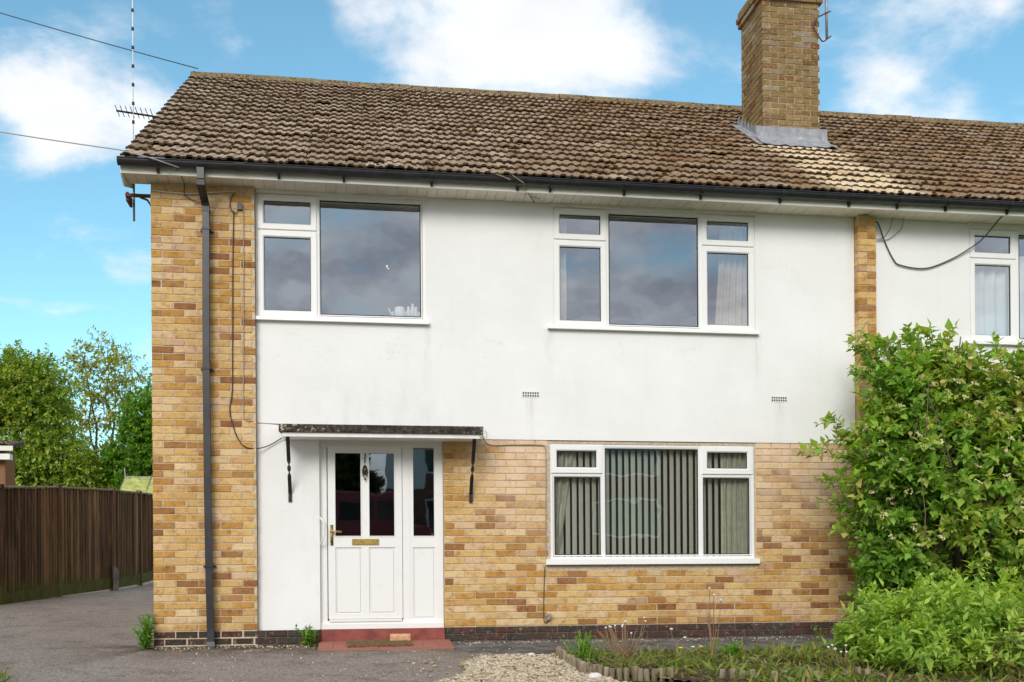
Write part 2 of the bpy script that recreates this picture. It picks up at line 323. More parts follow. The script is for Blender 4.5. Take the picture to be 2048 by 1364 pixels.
def leaf_mat(name, els, transl=.35, rough=.5):
    t = NT(name); c = t.ramp(t.rnd(), els)
    c = t.mix(t.mr(t.noise(t.pos(), 2.5, 3), .35, .68, 0, .35), c, t.mix(1.0, c, (1.35, 1.15, .8, 1), 'MULTIPLY'))
    t.base(c, rough, .3)
    tl = t.node('ShaderNodeBsdfTranslucent', {0: t.mix(1.0, c, (1.5, 1.5, .5, 1), 'MULTIPLY')})
    mx = t.node('ShaderNodeMixShader', {0: transl}); t.l.new(t.bs.outputs[0], mx.inputs[1]); t.l.new(tl.outputs[0], mx.inputs[2]); t.l.new(mx.outputs[0], t.out.inputs[0])
    MAT[name] = t.m
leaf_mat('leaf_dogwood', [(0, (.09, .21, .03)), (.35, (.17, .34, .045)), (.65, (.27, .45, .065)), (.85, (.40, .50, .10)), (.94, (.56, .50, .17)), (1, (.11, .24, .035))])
leaf_mat('leaf_bright', [(0, (.19, .34, .05)), (.4, (.31, .49, .08)), (.75, (.43, .58, .11)), (1, (.17, .31, .055))])
leaf_mat('leaf_tree', [(0, (.12, .21, .03)), (.4, (.25, .38, .05)), (.7, (.36, .47, .075)), (.9, (.50, .45, .12)), (1, (.12, .24, .035))])
leaf_mat('leaf_sparse', [(0, (.20, .25, .04)), (.5, (.34, .38, .06)), (.85, (.45, .40, .09)), (1, (.24, .30, .04))])
leaf_mat('leaf_green', [(0, (.07, .19, .02)), (.45, (.13, .30, .03)), (.8, (.24, .42, .05)), (1, (.10, .23, .03))])
leaf_mat('leaf_weed', [(0, (.09, .16, .025)), (.4, (.16, .25, .04)), (.75, (.25, .30, .07)), (1, (.30, .25, .12))])
leaf_mat('leaf_dry', [(0, (.26, .19, .08)), (.4, (.36, .29, .13)), (.7, (.17, .21, .05)), (1, (.28, .17, .09))])
leaf_mat('leaf_hedge', [(0, (.03, .055, .014)), (.6, (.06, .10, .022)), (1, (.08, .12, .03))], .1)

# ------------------------------------------------------------------ mesh helpers
class MB:
    def __init__(s): s.v = []; s.f = []; s.r = []
    def add(s, vs, fs, rnd=0.0):
        o = len(s.v); s.v += [tuple(map(float, p)) for p in vs]; s.f += [tuple(o + i for i in q) for q in fs]; s.r += [rnd] * len(vs); return s
    def box(s, x0, x1, y0, y1, z0, z1, rnd=0.0):
        return s.add([(x0,y0,z0),(x1,y0,z0),(x1,y1,z0),(x0,y1,z0),(x0,y0,z1),(x1,y0,z1),(x1,y1,z1),(x0,y1,z1)],
                     [(0,3,2,1),(4,5,6,7),(0,1,5,4),(1,2,6,5),(2,3,7,6),(3,0,4,7)], rnd)
    def quad(s, a, b, c, d, rnd=0.0): return s.add([a, b, c, d], [(0, 1, 2, 3)], rnd)
    def tube(s, pts, r, n=6, cap=True, rnd=0.0):
        pts = [Vector(p) for p in pts]; rr = r if hasattr(r, '__len__') else [r] * len(pts)
        vs = []; prev = None
        for i, p in enumerate(pts):
            d = (pts[min(i + 1, len(pts) - 1)] - pts[max(i - 1, 0)]).normalized()
            if prev is None:
                a = Vector((0, 0, 1)) if abs(d.z) < .9 else Vector((1, 0, 0)); u = d.cross(a).normalized()
            else: u = (prev - d * prev.dot(d)).normalized()
            w = d.cross(u); prev = u
            for k in range(n):
                an = 2 * math.pi * k / n; vs.append(p + (u * math.cos(an) + w * math.sin(an)) * rr[i])
        fs = []
        for i in range(len(pts) - 1):
            for k in range(n):
                a, b = i * n + k, i * n + (k + 1) % n; fs.append((a, b, b + n, a + n))
        if cap: fs.append(tuple(range(n - 1, -1, -1))); fs.append(tuple(range((len(pts) - 1) * n, len(pts) * n)))
        return s.add(vs, fs, rnd)
    def prism(s, poly, axis, a0, a1, rnd=0.0):
        """poly: 2-D outline; axis x: (y,z), y: (x,z), z: (x,y)"""
        def P(p, a): return {'x': (a, p[0], p[1]), 'y': (p[0], a, p[1]), 'z': (p[0], p[1], a)}[axis]
        n = len(poly); vs = [P(p, a0) for p in poly] + [P(p, a1) for p in poly]
        fs = [tuple(range(n)), tuple(range(2 * n - 1, n - 1, -1))] + [(i, i + n, (i + 1) % n + n, (i + 1) % n) for i in range(n)]
        return s.add(vs, fs, rnd)
    def lathe(s, prof, c=(0, 0, 0), n=12, rnd=0.0):
        vs = []
        for r, z in prof:
            for k in range(n): a = 2 * math.pi * k / n; vs.append((c[0] + r * math.cos(a), c[1] + r * math.sin(a), c[2] + z))
        fs = [(i * n + k, i * n + (k + 1) % n, (i + 1) * n + (k + 1) % n, (i + 1) * n + k) for i in range(len(prof) - 1) for k in range(n)]
        return s.add(vs, fs, rnd)
    def ring(s, x0, x1, z0, z1, w, yf, yb, sl=.008):
        """mitred plastic frame: flat front, chamfered towards the glass"""
        o = [(x0, z0), (x1, z0), (x1, z1), (x0, z1)]; q = lambda d: [(x0 + d, z0 + d), (x1 - d, z0 + d), (x1 - d, z1 - d), (x0 + d, z1 - d)]
        L = [[(x, yb, z) for x, z in o], [(x, yf + .003, z) for x, z in o], [(x, yf, z) for x, z in q(.004)], [(x, yf, z) for x, z in q(w - sl)], [(x, yf + sl, z) for x, z in q(w)], [(x, yb, z) for x, z in q(w)]]
        vs = [p for l in L for p in l]; fs = []
        for i in range(5):
            for k in range(4): a, b = i * 4 + k, i * 4 + (k + 1) % 4; fs.append((a, b, b + 4, a + 4))
        return s.add(vs, fs)
    def ball(s, c, r, rnd=0.0, sq=(1, 1, 1)):
        t_ = (1 + 5 ** .5) / 2; V = [(-1,t_,0),(1,t_,0),(-1,-t_,0),(1,-t_,0),(0,-1,t_),(0,1,t_),(0,-1,-t_),(0,1,-t_),(t_,0,-1),(t_,0,1),(-t_,0,-1),(-t_,0,1)]
        F = [(0,11,5),(0,5,1),(0,1,7),(0,7,10),(0,10,11),(1,5,9),(5,11,4),(11,10,2),(10,7,6),(7,1,8),(3,9,4),(3,4,2),(3,2,6),(3,6,8),(3,8,9),(4,9,5),(2,4,11),(6,2,10),(8,6,7),(9,8,1)]
        k = r / math.sqrt(1 + t_ * t_)
        return s.add([(c[0] + x * k * sq[0] * random.uniform(.8, 1.2), c[1] + y * k * sq[1] * random.uniform(.8, 1.2), c[2] + z * k * sq[2] * random.uniform(.8, 1.2)) for x, y, z in V], F, rnd)
    def mesh(s, name, smooth=False):
        me = bpy.data.meshes.new(name); me.from_pydata(s.v, [], s.f)
        if any(s.r):
            a = me.attributes.new('rnd', 'FLOAT', 'POINT'); a.data.foreach_set('value', np.array(s.r, dtype=np.float32))
        if smooth: me.polygons.foreach_set('use_smooth', [True] * len(me.polygons))
        me.update(); return me
    def build(s, name, mat, parent=None, smooth=False, loc=None): return obj(name, s.mesh(name, smooth), mat, parent, loc)
def obj(name, me, mat, parent=None, loc=None):
    o = bpy.data.objects.new(name, me); col.objects.link(o)
    if mat is not None and len(me.materials) == 0: me.materials.append(MAT[mat] if isinstance(mat, str) else mat)
    if parent is not None: o.parent = parent
    if loc is not None: o.location = loc
    return o
def thing(name, label, cat, loc=(0, 0, 0), group=None):
    o = bpy.data.objects.new(name, None); col.objects.link(o); o.location = loc; o.empty_display_size = .2
    tag(o, label, cat, group); return o
def tag(o, label, cat, group=None, kind=None):
    o['label'] = label; o['category'] = cat
    if group: o['group'] = group
    if kind: o['kind'] = kind
    return o
def structure(o, label=None):
    o['kind'] = 'structure'
    if label: o['label'] = label
    return o
def stuff(o, label=None, cat=None):
    o['kind'] = 'stuff'
    if label: o['label'] = label
    if cat: o['category'] = cat
    return o
def np_mesh(name, V, F, rnd=None, smooth=False):
    """V (n,3), F (m,k) numpy"""
    me = bpy.data.meshes.new(name); n, (m, k) = len(V), F.shape
    me.vertices.add(n); me.vertices.foreach_set('co', np.ascontiguousarray(V, dtype=np.float32).ravel())
    me.loops.add(m * k); me.loops.foreach_set('vertex_index', np.ascontiguousarray(F, dtype=np.int32).ravel())
    me.polygons.add(m); me.polygons.foreach_set('loop_start', np.arange(0, m * k, k, dtype=np.int32)); me.polygons.foreach_set('loop_total', np.full(m, k, dtype=np.int32))
    if rnd is not None:
        a = me.attributes.new('rnd', 'FLOAT', 'POINT'); a.data.foreach_set('value', np.ascontiguousarray(rnd, dtype=np.float32))
    if smooth: me.polygons.foreach_set('use_smooth', np.ones(m, dtype=bool))
    me.update(calc_edges=True); return me
def curve_pts(pts, n=8):
    """Catmull-Rom through the points"""
    P = [Vector(p) for p in pts]; P = [P[0] * 2 - P[1]] + P + [P[-1] * 2 - P[-2]]; out = []
    for i in range(1, len(P) - 2):
        for k in range(n):
            t_ = k / n; a, b, c, d = P[i - 1:i + 3]
            out.append(.5 * ((2 * b) + (c - a) * t_ + (2 * a - 5 * b + 4 * c - d) * t_ ** 2 + (3 * b - a - 3 * c + d) * t_ ** 3))
    return out + [P[-2]]
def G(y):     # the plot rises gently from the street to the back garden
    if y < -18.5: return -.745 + 1.95 * min(1, (-18.5 - y) / 3)
    return -.03 + (.055 * max(y, -13) if y < 0 else .045 * min(y, 25))

# ------------------------------------------------------------------ ground
def sheet(name, xs, ys, dz, mat, wob=0.0, outline=None):
    xs, ys = np.asarray(xs, float), np.asarray(ys, float)
    V = [(x, y, G(y) + dz + (rng.uniform(-wob, wob) if wob else 0)) for y in ys for x in xs]; nx = len(xs)
    F = [(j * nx + i, j * nx + i + 1, (j + 1) * nx + i + 1, (j + 1) * nx + i) for j in range(len(ys) - 1) for i in range(nx - 1)]
    if outline: F = [q for q in F if outline(sum(V[i][0] for i in q) / 4, sum(V[i][1] for i in q) / 4)]
    me = bpy.data.meshes.new(name); me.from_pydata(V, [], F); me.polygons.foreach_set('use_smooth', [True] * len(F)); me.update()
    return structure(obj(name, me, mat))
sheet('ground', np.linspace(-90, 90, 40), [-90, -40, -21.5, -18.5, -13, 0, 5, 10, 15, 20, 25, 40, 90, 160], -.012, 'grass_ground')
sheet('road', [-80, 80], [-18.4, -13.2], .0, 'tarmac')
sheet('driveway', np.linspace(-4.2, 3.95, 80), np.concatenate([np.linspace(-13.1, -3, 20), np.linspace(-2.9, 0.3, 40), np.linspace(.5, 16, 32)]), .0, 'tarmac', .0022)
sheet('concrete_path', np.linspace(3.02, 9.8, 60), np.linspace(-1.12, .15, 14), .004, 'concrete', .003, lambda x, y: not (x < 3.9 and y < -.75 - (x - 3.02) * .35))
def bed_in(x, y):
    edge = 3.93 + (.03 if y > -2.2 else (max(0, -2.2 - y) * .9))
    return x > edge and y < -1.1 + .12 * math.sin(x * 3)
sheet('flower_bed', np.linspace(3.9, 9.6, 110), np.linspace(-6.4, -.95, 80), .02, 'soil', .012, bed_in)

# ------------------------------------------------------------------ the house
WY, BY = .09, .10                      # faces of the rendered wall and of the ground floor brick
EAVE_Y, EAVE_Z, RIDGE_Y, RIDGE_Z = -.32, 4.845, 4.57, 7.93
PITCH = math.atan2(RIDGE_Z - EAVE_Z, RIDGE_Y - EAVE_Y)
XL, XP, XN = -.23, 7.80, 14.6          # verge, party line, far end of the neighbouring roof
house = thing('house', 'end house with buff brick corner, white rendered upper storey and white front door', 'house', (0, 0, 0))
neighbour = thing('house', 'adjoining white rendered house with net curtains at the window, behind the tall shrub', 'house', (XP, 0, 0))
NB = XP
W1 = (1.043, 2.806, 3.405, 4.705); W2 = (4.198, 6.506, 3.39, 4.70); W3 = (4.150, 6.480, .852, 2.118); W4 = (9.115, 11.42, 3.365, 4.675)
DR = (1.672, 2.978, .135, 2.142)

def wall_holes(x0, x1, z0, z1, holes, yf, yb):
    m = MB(); X = sorted({x0, x1, *[h[0] for h in holes], *[h[1] for h in holes]}); Z = sorted({z0, z1, *[h[2] for h in holes], *[h[3] for h in holes]})
    X = [x for x in X if x0 <= x <= x1]; Z = [z for z in Z if z0 <= z <= z1]
    def solid(i, j):
        if not (0 <= i < len(X) - 1 and 0 <= j < len(Z) - 1): return False
        cx, cz = (X[i] + X[i + 1]) / 2, (Z[j] + Z[j + 1]) / 2
        return not any(h[0] < cx < h[1] and h[2] < cz < h[3] for h in holes)
    for i in range(len(X) - 1):
        for j in range(len(Z) - 1):
            if not solid(i, j): continue
            a, b, c, d = X[i], X[i + 1], Z[j], Z[j + 1]
            m.quad((a, yf, c), (b, yf, c), (b, yf, d), (a, yf, d)); m.quad((a, yb, d), (b, yb, d), (b, yb, c), (a, yb, c))
            if not solid(i - 1, j): m.quad((a, yb, c), (a, yf, c), (a, yf, d), (a, yb, d))
            if not solid(i + 1, j): m.quad((b, yf, c), (b, yb, c), (b, yb, d), (b, yf, d))
            if not solid(i, j - 1): m.quad((a, yb, c), (b, yb, c), (b, yf, c), (a, yf, c))
            if not solid(i, j + 1): m.quad((a, yf, d), (b, yf, d), (b, yb, d), (a, yb, d))
    return m

SOF = 4.735                               # underside of the eaves
m = wall_holes(1.035, 7.69, 2.155, SOF, [W1, W2], WY, .32)
m2 = wall_holes(1.035, DR[0], .12, 2.155, [], WY, .30); m.add(m2.v, m2.f)
m2 = wall_holes(DR[0], 2.985, DR[3], 2.155, [], WY, .30); m.add(m2.v, m2.f)
m.build('rendered_wall', 'white_render', house)
# brick: mortar bodies with the bricks standing proud of them
PROUD = .007
bw = MB()
bw.box(0.004, 1.03, PROUD, .30, -.2, SOF)                                   # corner pier
m2 = wall_holes(2.985, 7.69, .13, 2.15, [W3], BY + PROUD, .32); bw.add(m2.v, m2.f)
bw.box(7.70, 7.905, PROUD, .3, -.2, SOF)                                    # pillar on the party line
brick_wall = bw.build('brick_wall', 'mortar', house)
m = MB(); m.box(-.002, .003, .30, 8.9, -.2, SOF); m.add([(-.002, -.02, SOF), (-.002, 8.9, SOF), (-.002, RIDGE_Y, RIDGE_Z - .15)], [(0, 1, 2)])
gw = MB(); gw.prism([(.008, -.2), (9.0, -.2), (9.0, SOF), (RIDGE_Y, RIDGE_Z - .12), (.008, SOF)], 'x', 0.0, .20)
g_ = gw.build('gable_wall', 'brick_pattern', house)
BW, BH, JT = .215, .065, .010
def brick_mesh(w, h, d, kind='', cache={}):
    key = (round(w, 3), round(h, 3), round(d, 3), kind)
    if key not in cache:
        c = .004; m = MB(); a, b = w / 2, h / 2
        vs = [(-a, d, -b), (a, d, -b), (a, d, b), (-a, d, b), (-a, c, -b), (a, c, -b), (a, c, b), (-a, c, b), (-a + c, 0, -b + c), (a - c, 0, -b + c), (a - c, 0, b - c), (-a + c, 0, b - c)]
        fs = [(8, 9, 10, 11)] + [(i, (i + 1) % 4, (i + 1) % 4 + 4, i + 4) for i in range(4)] + [(i + 4, (i + 1) % 4 + 4, (i + 1) % 4 + 8, i + 8) for i in range(4)]
        m.add(vs, fs); cache[key] = m.mesh('brick')
    return cache[key]
bricks = []    # (x, y, z, width)
def lay(x0, x1, z0, n, holes, y, start=0, dst=None):
    dst = bricks if dst is None else dst
    for k in range(n):
        z = z0 + k * .075 + .0375; x = x0 - (0 if (k + start) % 2 == 0 else .1125) - (random.uniform(0, .01))
        while x < x1:
            a, b = max(x, x0), min(x + BW, x1); x += .225
            segs = [(a, b)]
            for h in holes:
                if h[2] - .03 < z < h[3] + .03:
                    ns = []
                    for s0, s1 in segs:
                        if s1 <= h[0] or s0 >= h[1]: ns.append((s0, s1)); continue
                        if s0 < h[0]: ns.append((s0, h[0] - .004))
                        if s1 > h[1]: ns.append((h[1] + .004, s1))
                    segs = ns
            for s0, s1 in segs:
                if s1 - s0 > .03: dst.append(((s0 + s1) / 2, y, z, s1 - s0))
lay(0.0, 1.032, .135, 61, [], 0.0)
lay(2.990, 7.692, .135, 27, [(W3[0] - .02, W3[1] + .02, W3[2] - .055, W3[3] + .1)], BY, 1)
def shown(b):          # how large it shows: nearer the camera is larger
    d2 = (b[0] - 1.984) ** 2 + (b[1] + 11.22) ** 2 + (b[2] - .688) ** 2
    return b[3] / d2
def in_frame(b): return b[2] < 4.74 and not (b[0] > 7.3)
bricks.sort(key=lambda b: (-(shown(b)) if in_frame(b) else 0))
rest = MB()
def add_rest(me, b, rot=None):
    vs = [Vector(v.co) for v in me.vertices]
    if rot: vs = [rot @ v for v in vs]
    rest.add([(v.x + b[0], v.y + b[1], v.z + b[2]) for v in vs], [tuple(p.vertices) for p in me.polygons], random.random() * .98 + .01)
for i, b in enumerate(bricks):
    w = round(b[3] / .0125) * .0125 if b[3] < BW - .001 else BW
    w = min(w, b[3] + .006); me = brick_mesh(w, BH + random.choice((-.002, 0, .001)), .03)
    pos = (b[0] + random.uniform(-.002, .002), b[1] + random.uniform(-.002, .0015), b[2] + random.uniform(-.0015, .0015))
    if i < 300:
        o = obj('brick', me, 'brick', brick_wall, pos); o.rotation_euler.y = random.gauss(0, .006); o.rotation_euler.z = random.gauss(0, .004)
    else: add_rest(me, pos)
# the pillar: whole bricks that show their ends, single and split courses
for k in range(64):
    z = -.1 + k * .075; 
    parts_ = [(7.695, 7.910)] if random.random() < .6 else [(7.695, 7.7975), (7.8075, 7.910)]
    for a, b in parts_: rest.box(a, b, random.uniform(-.003, .002), .092, z, z + BH, random.random() * .98 + .01)
# returns of the corner pier at its right edge and gable side stay in the brick pattern
stuff(rest.build('brickwork', 'brick', brick_wall))
# dark plinth courses
pm = MB(); pm.box(.004, DR[0], .014, .3, -.35, .128); pm.box(DR[1] + .004, 7.69, BY - .006, .32, -.35, .128)
plinth = pm.build('plinth', 'plinth_mortar', house)
pl = []
lay(0.0, DR[0] + .0, -.015 - .075, 3, [], 0.004, 0, pl); lay(DR[1] + .01, 7.69, -.015 - .075, 3, [], BY - .016, 1, pl)
for b in pl: obj('plinth_brick', brick_mesh(round(b[3] / .0125) * .0125, BH, .03, 'plinth'), 'plinth_brick', plinth, (b[0], b[1] + random.uniform(-.003, .002), b[2]))

# ---- windows
def window(parent, ox, rect, cols, sill, y=WY, room=2.6, fan_side=()):
    """cols: list of (x0, x1, split z or None, kind) ; x in world, parent offset ox"""
    x0, x1, z0, z1 = rect; yf = y + .014; yb = yf + .06
    m = MB(); m.ring(x0 - .004 - ox, x1 + .004 - ox, z0 - .004, z1 + .004, .034, yf, yb, .004)
    for a, b in zip(cols[:-1], cols[1:]): m.box(a[1] - ox, b[0] - ox, yf + .001, yb, z0 + .025, z1 - .025)
    for c in cols:
        if c[2]: m.box(c[0] + .001 - ox, c[1] - .001 - ox, yf + .002, yb, c[2] - .022, c[2] + .022)
    w = m.build('window', 'upvc', parent)
    def pane(a, b, c, d, yy): MB().quad((a - ox, yy, c), (b - ox, yy, c), (b - ox, yy, d), (a - ox, yy, d)).build('pane', 'glass', w)
    def seal(a, b, c, d, yy):
        s = MB(); s.ring(a - .006 - ox, b + .006 - ox, c - .006, d + .006, .011, yy - .004, yy + .012, .002); s.build('gasket', 'rubber', w)
    first, last = cols[0], cols[-1]
    for i, c in enumerate(cols):
        zs = [(z0, z1)] if not c[2] else [(c[2] + .008, z1), (z0, c[2] - .008)]
        for j, (za, zb) in enumerate(zs):
            kind = c[3][j] if not isinstance(c[3], str) else c[3]
            xa = c[0] + (.012 if i == 0 else -.006); xb = c[1] + (-.012 if i == len(cols) - 1 else .006)
            if kind == 'sash':
                s0, s1 = (za + (.012 if abs(za - z0) < .001 else 0)), (zb - (.012 if abs(zb - z1) < .001 else 0))
                MB().ring(xa - ox, xb - ox, s0, s1, .064, yf - .014, yf + .045, .012).build('sash', 'upvc', w)
                pane(xa + .05, xb - .05, s0 + .05, s1 - .05, yf + .016); seal(xa + .064, xb - .064, s0 + .064, s1 - .064, yf + .008)
            else:
                e = .03 if i in (0, len(cols) - 1) else .0
                pa, pb = c[0] + (.036 if i == 0 else .0), c[1] - (.036 if i == len(cols) - 1 else .0)
                bz0, bz1 = (za + .04 if abs(za - z0) < .001 else za + .014), (zb - .034 if abs(zb - z1) < .001 else zb - .014)
                MB().ring(pa - .002 - ox, pb + .002 - ox, bz0 - .004, bz1 + .004, .018, yf + .004, yf + .05, .012).build('glazing_bead', 'upvc', w)
                pane(pa, pb, bz0, bz1, yf + .022); seal(pa + .016, pb - .016, bz0 + .014, bz1 - .014, yf + .014)
    sx0, sx1, sz0, sz1, sy = sill
    MB().prism([(sy, sz0), (yf + .05, sz0), (yf + .05, sz1 + .008), (yf, sz1 + .008), (sy + .004, sz1)], 'x', sx0 - ox, sx1 - ox).build('sill', 'upvc', w)
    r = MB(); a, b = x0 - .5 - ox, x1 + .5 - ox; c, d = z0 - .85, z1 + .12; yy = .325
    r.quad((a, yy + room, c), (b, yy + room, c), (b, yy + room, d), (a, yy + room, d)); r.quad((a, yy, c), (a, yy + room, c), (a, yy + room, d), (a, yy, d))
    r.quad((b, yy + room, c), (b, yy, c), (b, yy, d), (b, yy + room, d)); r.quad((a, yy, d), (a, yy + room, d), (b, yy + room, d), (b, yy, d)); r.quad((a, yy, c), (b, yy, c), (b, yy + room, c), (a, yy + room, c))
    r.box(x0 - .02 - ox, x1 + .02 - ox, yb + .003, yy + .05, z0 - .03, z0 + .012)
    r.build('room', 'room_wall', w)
    return w
window(house, 0, W1, [(1.043, 1.657, 4.322, ('sash', 'sash')), (1.684, 2.806, None, 'fixed')], (1.0, 2.838, 3.368, 3.404, .035))
window(house, 0, W2, [(4.198, 4.788, 4.345, ('sash', 'sash')), (4.815, 5.860, None, 'fixed'), (5.893, 6.506, 4.345, ('sash', 'sash'))], (4.127, 6.532, 3.362, 3.390, .035))
window(house, 0, W3, [(4.150, 4.727, 1.79, ('sash', 'fixed')), (4.757, 5.845, None, 'fixed'), (5.880, 6.480, 1.79, ('sash', 'fixed'))], (4.086, 6.522, .797, .852, .045), y=BY)
window(neighbour, NB, W4, [(9.115, 9.70, 4.33, ('sash', 'sash')), (9.745, 10.79, None, 'fixed'), (10.83, 11.42, 4.33, ('sash', 'sash'))], (9.05, 11.46, 3.325, 3.365, .035))

# ---- front door with side light
dy = .150
fr = MB(); fr.ring(DR[0] - .003, DR[1] + .003, DR[2], DR[3] + .003, .080, dy, dy + .07, .006); fr.box(2.545, 2.625, dy + .001, dy + .07, DR[2] + .05, DR[3] - .05)
fr.box(DR[0], DR[1], dy - .03, dy + .06, .128, .178); fr.box(DR[0], DR[1], dy - .012, dy + .05, .1785, .205)
frame = fr.build('door_frame', 'upvc', house)
def panel_frame(cells, x0, x1, z0, z1, y0, y1):
    return wall_holes(x0, x1, z0, z1, cells, y0, y1)
gl, gr_, pl_, pr_ = (1.831, 2.108, 1.110, 2.002), (2.188, 2.463, 1.110, 2.002), (1.834, 2.110, .285, .994), (2.187, 2.463, .285, .994)
ly = dy - .012
door = panel_frame([gl, gr_, pl_, pr_], 1.757, 2.540, .236, 2.072, ly, dy + .05).build('door', 'upvc', house)
MB().box(1.765, 2.532, ly - .014, ly + .01, .205, .233).build('weather_bar', 'upvc', door)
for g in (gl, gr_):
    MB().quad((g[0], ly + .018, g[2]), (g[1], ly + .018, g[2]), (g[1], ly + .018, g[3]), (g[0], ly + .018, g[3])).build('pane', 'obscure_glass', door)
    MB().ring(g[0] - .006, g[1] + .006, g[2] - .006, g[3] + .006, .012, ly - .006, ly + .012, .004).build('glazing_bead', 'upvc', door)
for g in (pl_, pr_):
    q = MB(); q.ring(g[0], g[1], g[2], g[3], .022, ly + .012, ly + .03, .010); q.box(g[0] + .02, g[1] - .02, ly + .006, ly + .03, g[2] + .02, g[3] - .02); q.build('door_panel', 'upvc', door)
q = MB(); q.box(2.008, 2.292, ly - .008, ly + .004, 1.019, 1.084); q.box(2.030, 2.270, ly - .014, ly - .008, 1.030, 1.072); q.build('letter_box', 'brass', door)
q = MB(); q.box(1.782, 1.812, ly - .006, ly + .002, 1.015, 1.235); q.tube([(1.797, ly - .006, 1.16), (1.797, ly - .05, 1.16), (1.83, ly - .055, 1.162), (1.90, ly - .05, 1.158)], .010, 8); q.lathe([(0.0, .0), (.022, .0), (.022, .01), (0, .012)], (1.797, ly - .02, 1.16)); q.build('door_handle', 'brass', door, True)
MB().tube([(1.797, ly - .004, 1.055), (1.797, ly - .016, 1.055)], .012, 10).build('key_cylinder', 'dark_metal', door)
# urn shaped knocker
q = MB(); kx, kz = 2.149, 1.80
q.prism([(kx - .006, kz + .09), (kx + .006, kz + .09), (kx + .004, kz + .135), (kx, kz + .15), (kx - .004, kz + .135)], 'y', ly - .012, ly)
q.prism([(kx - .03, kz + .02), (kx - .022, kz - .02), (kx, kz - .045), (kx + .022, kz - .02), (kx + .03, kz + .02), (kx + .016, kz + .06), (kx, kz + .075), (kx - .016, kz + .06)], 'y', ly - .014, ly)
q.tube([(kx - .026, ly - .02, kz + .012), (kx - .02, ly - .03, kz - .05), (kx, ly - .033, kz - .075), (kx + .02, ly - .03, kz - .05), (kx + .026, ly - .02, kz + .012)], .006, 6)
q.ball((kx, ly - .03, kz - .085), .013); q.build('knocker', 'dark_metal', door)
MB().ball((kx, ly - .020, kz + .022), .016).build('knocker_boss', 'brass', door)
fc = bpy.data.curves.new('house_number', 'FONT'); fc.body = '3'; fc.size = .075; fc.extrude = .003; fc.align_x = 'CENTER'; fc.align_y = 'CENTER'
fo = bpy.data.objects.new('tmp_number', fc); col.objects.link(fo)
dg = bpy.context.evaluated_depsgraph_get(); me3 = bpy.data.meshes.new_from_object(fo.evaluated_get(dg)); bpy.data.objects.remove(fo); bpy.data.curves.remove(fc)
no = obj('house_number', me3, 'dark_metal', door, (2.149, ly - .006, 1.965)); no.rotation_euler = (R(90), 0, 0)
# side light
sg, spn = (2.657, 2.891, 1.110, 2.081), (2.655, 2.893, .225, .992)
side = panel_frame([sg, spn], 2.610, 2.930, .206, 2.10, dy + .008, dy + .055).build('side_light', 'upvc', house)
MB().quad((sg[0], dy + .03, sg[2]), (sg[1], dy + .03, sg[2]), (sg[1], dy + .03, sg[3]), (sg[0], dy + .03, sg[3])).build('pane', 'obscure_glass', side)
MB().ring(sg[0] - .006, sg[1] + .006, sg[2] - .006, sg[3] + .006, .012, dy + .003, dy + .02, .004).build('glazing_bead', 'upvc', side)
q = MB(); q.ring(spn[0], spn[1], spn[2], spn[3], .022, dy + .018, dy + .04, .010); q.box(spn[0] + .02, spn[1] - .02, dy + .014, dy + .04, spn[2] + .02, spn[3] - .02); q.build('door_panel', 'upvc', side)
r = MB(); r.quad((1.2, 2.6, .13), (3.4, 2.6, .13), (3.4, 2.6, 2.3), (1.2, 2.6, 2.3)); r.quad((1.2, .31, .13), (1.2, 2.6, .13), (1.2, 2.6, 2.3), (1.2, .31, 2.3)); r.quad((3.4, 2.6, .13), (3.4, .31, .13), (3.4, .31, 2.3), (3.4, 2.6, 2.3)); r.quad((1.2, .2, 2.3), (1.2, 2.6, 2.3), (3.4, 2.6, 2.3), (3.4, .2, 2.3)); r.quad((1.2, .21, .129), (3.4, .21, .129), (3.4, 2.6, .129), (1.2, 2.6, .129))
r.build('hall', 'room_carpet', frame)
MB().tube(curve_pts([(1.674, .095, 1.31), (1.705, .05, 1.27), (1.716, .035, 1.225), (1.716, .035, 1.115), (1.703, .05, 1.065), (1.676, .095, 1.03)], 5), .009, 6).build('grab_handle', 'white_paint', house, True)
# step: painted riser and tiled slab
MB().box(DR[0] + .002, DR[1] + .003, .06, .3, -.2, .127).build('door_riser', 'red_paint', house)
q = MB(); q.prism([(.058, -.2), (.058, .006), (-.50, -.040), (-.505, -.075), (-.505, -.2)], 'x', 1.66, 3.03); stp = q.build('doorstep', 'red_tile', house)
stm = MB(); stm.add([(0, 0, 0), (.146, 0, 0), (.146, .146, 0), (0, .146, 0), (.003, .003, .006), (.143, .003, .006), (.143, .143, .006), (.003, .143, .006)], [(4, 5, 6, 7), (0, 1, 5, 4), (1, 2, 6, 5), (2, 3, 7, 6), (3, 0, 4, 7)]); stm = stm.mesh('step_tile'); stm.materials.append(MAT['red_tile'])
for i in range(9):
    for j in range(3):
        yy = -.498 + j * .152; o = obj('step_tile', stm, None, stp, (1.662 + i * .1515, yy, -.0402 + (yy + .5) * .0824 + random.uniform(-.001, .001))); o.rotation_euler = (math.atan(.0824), random.gauss(0, .008), 0)
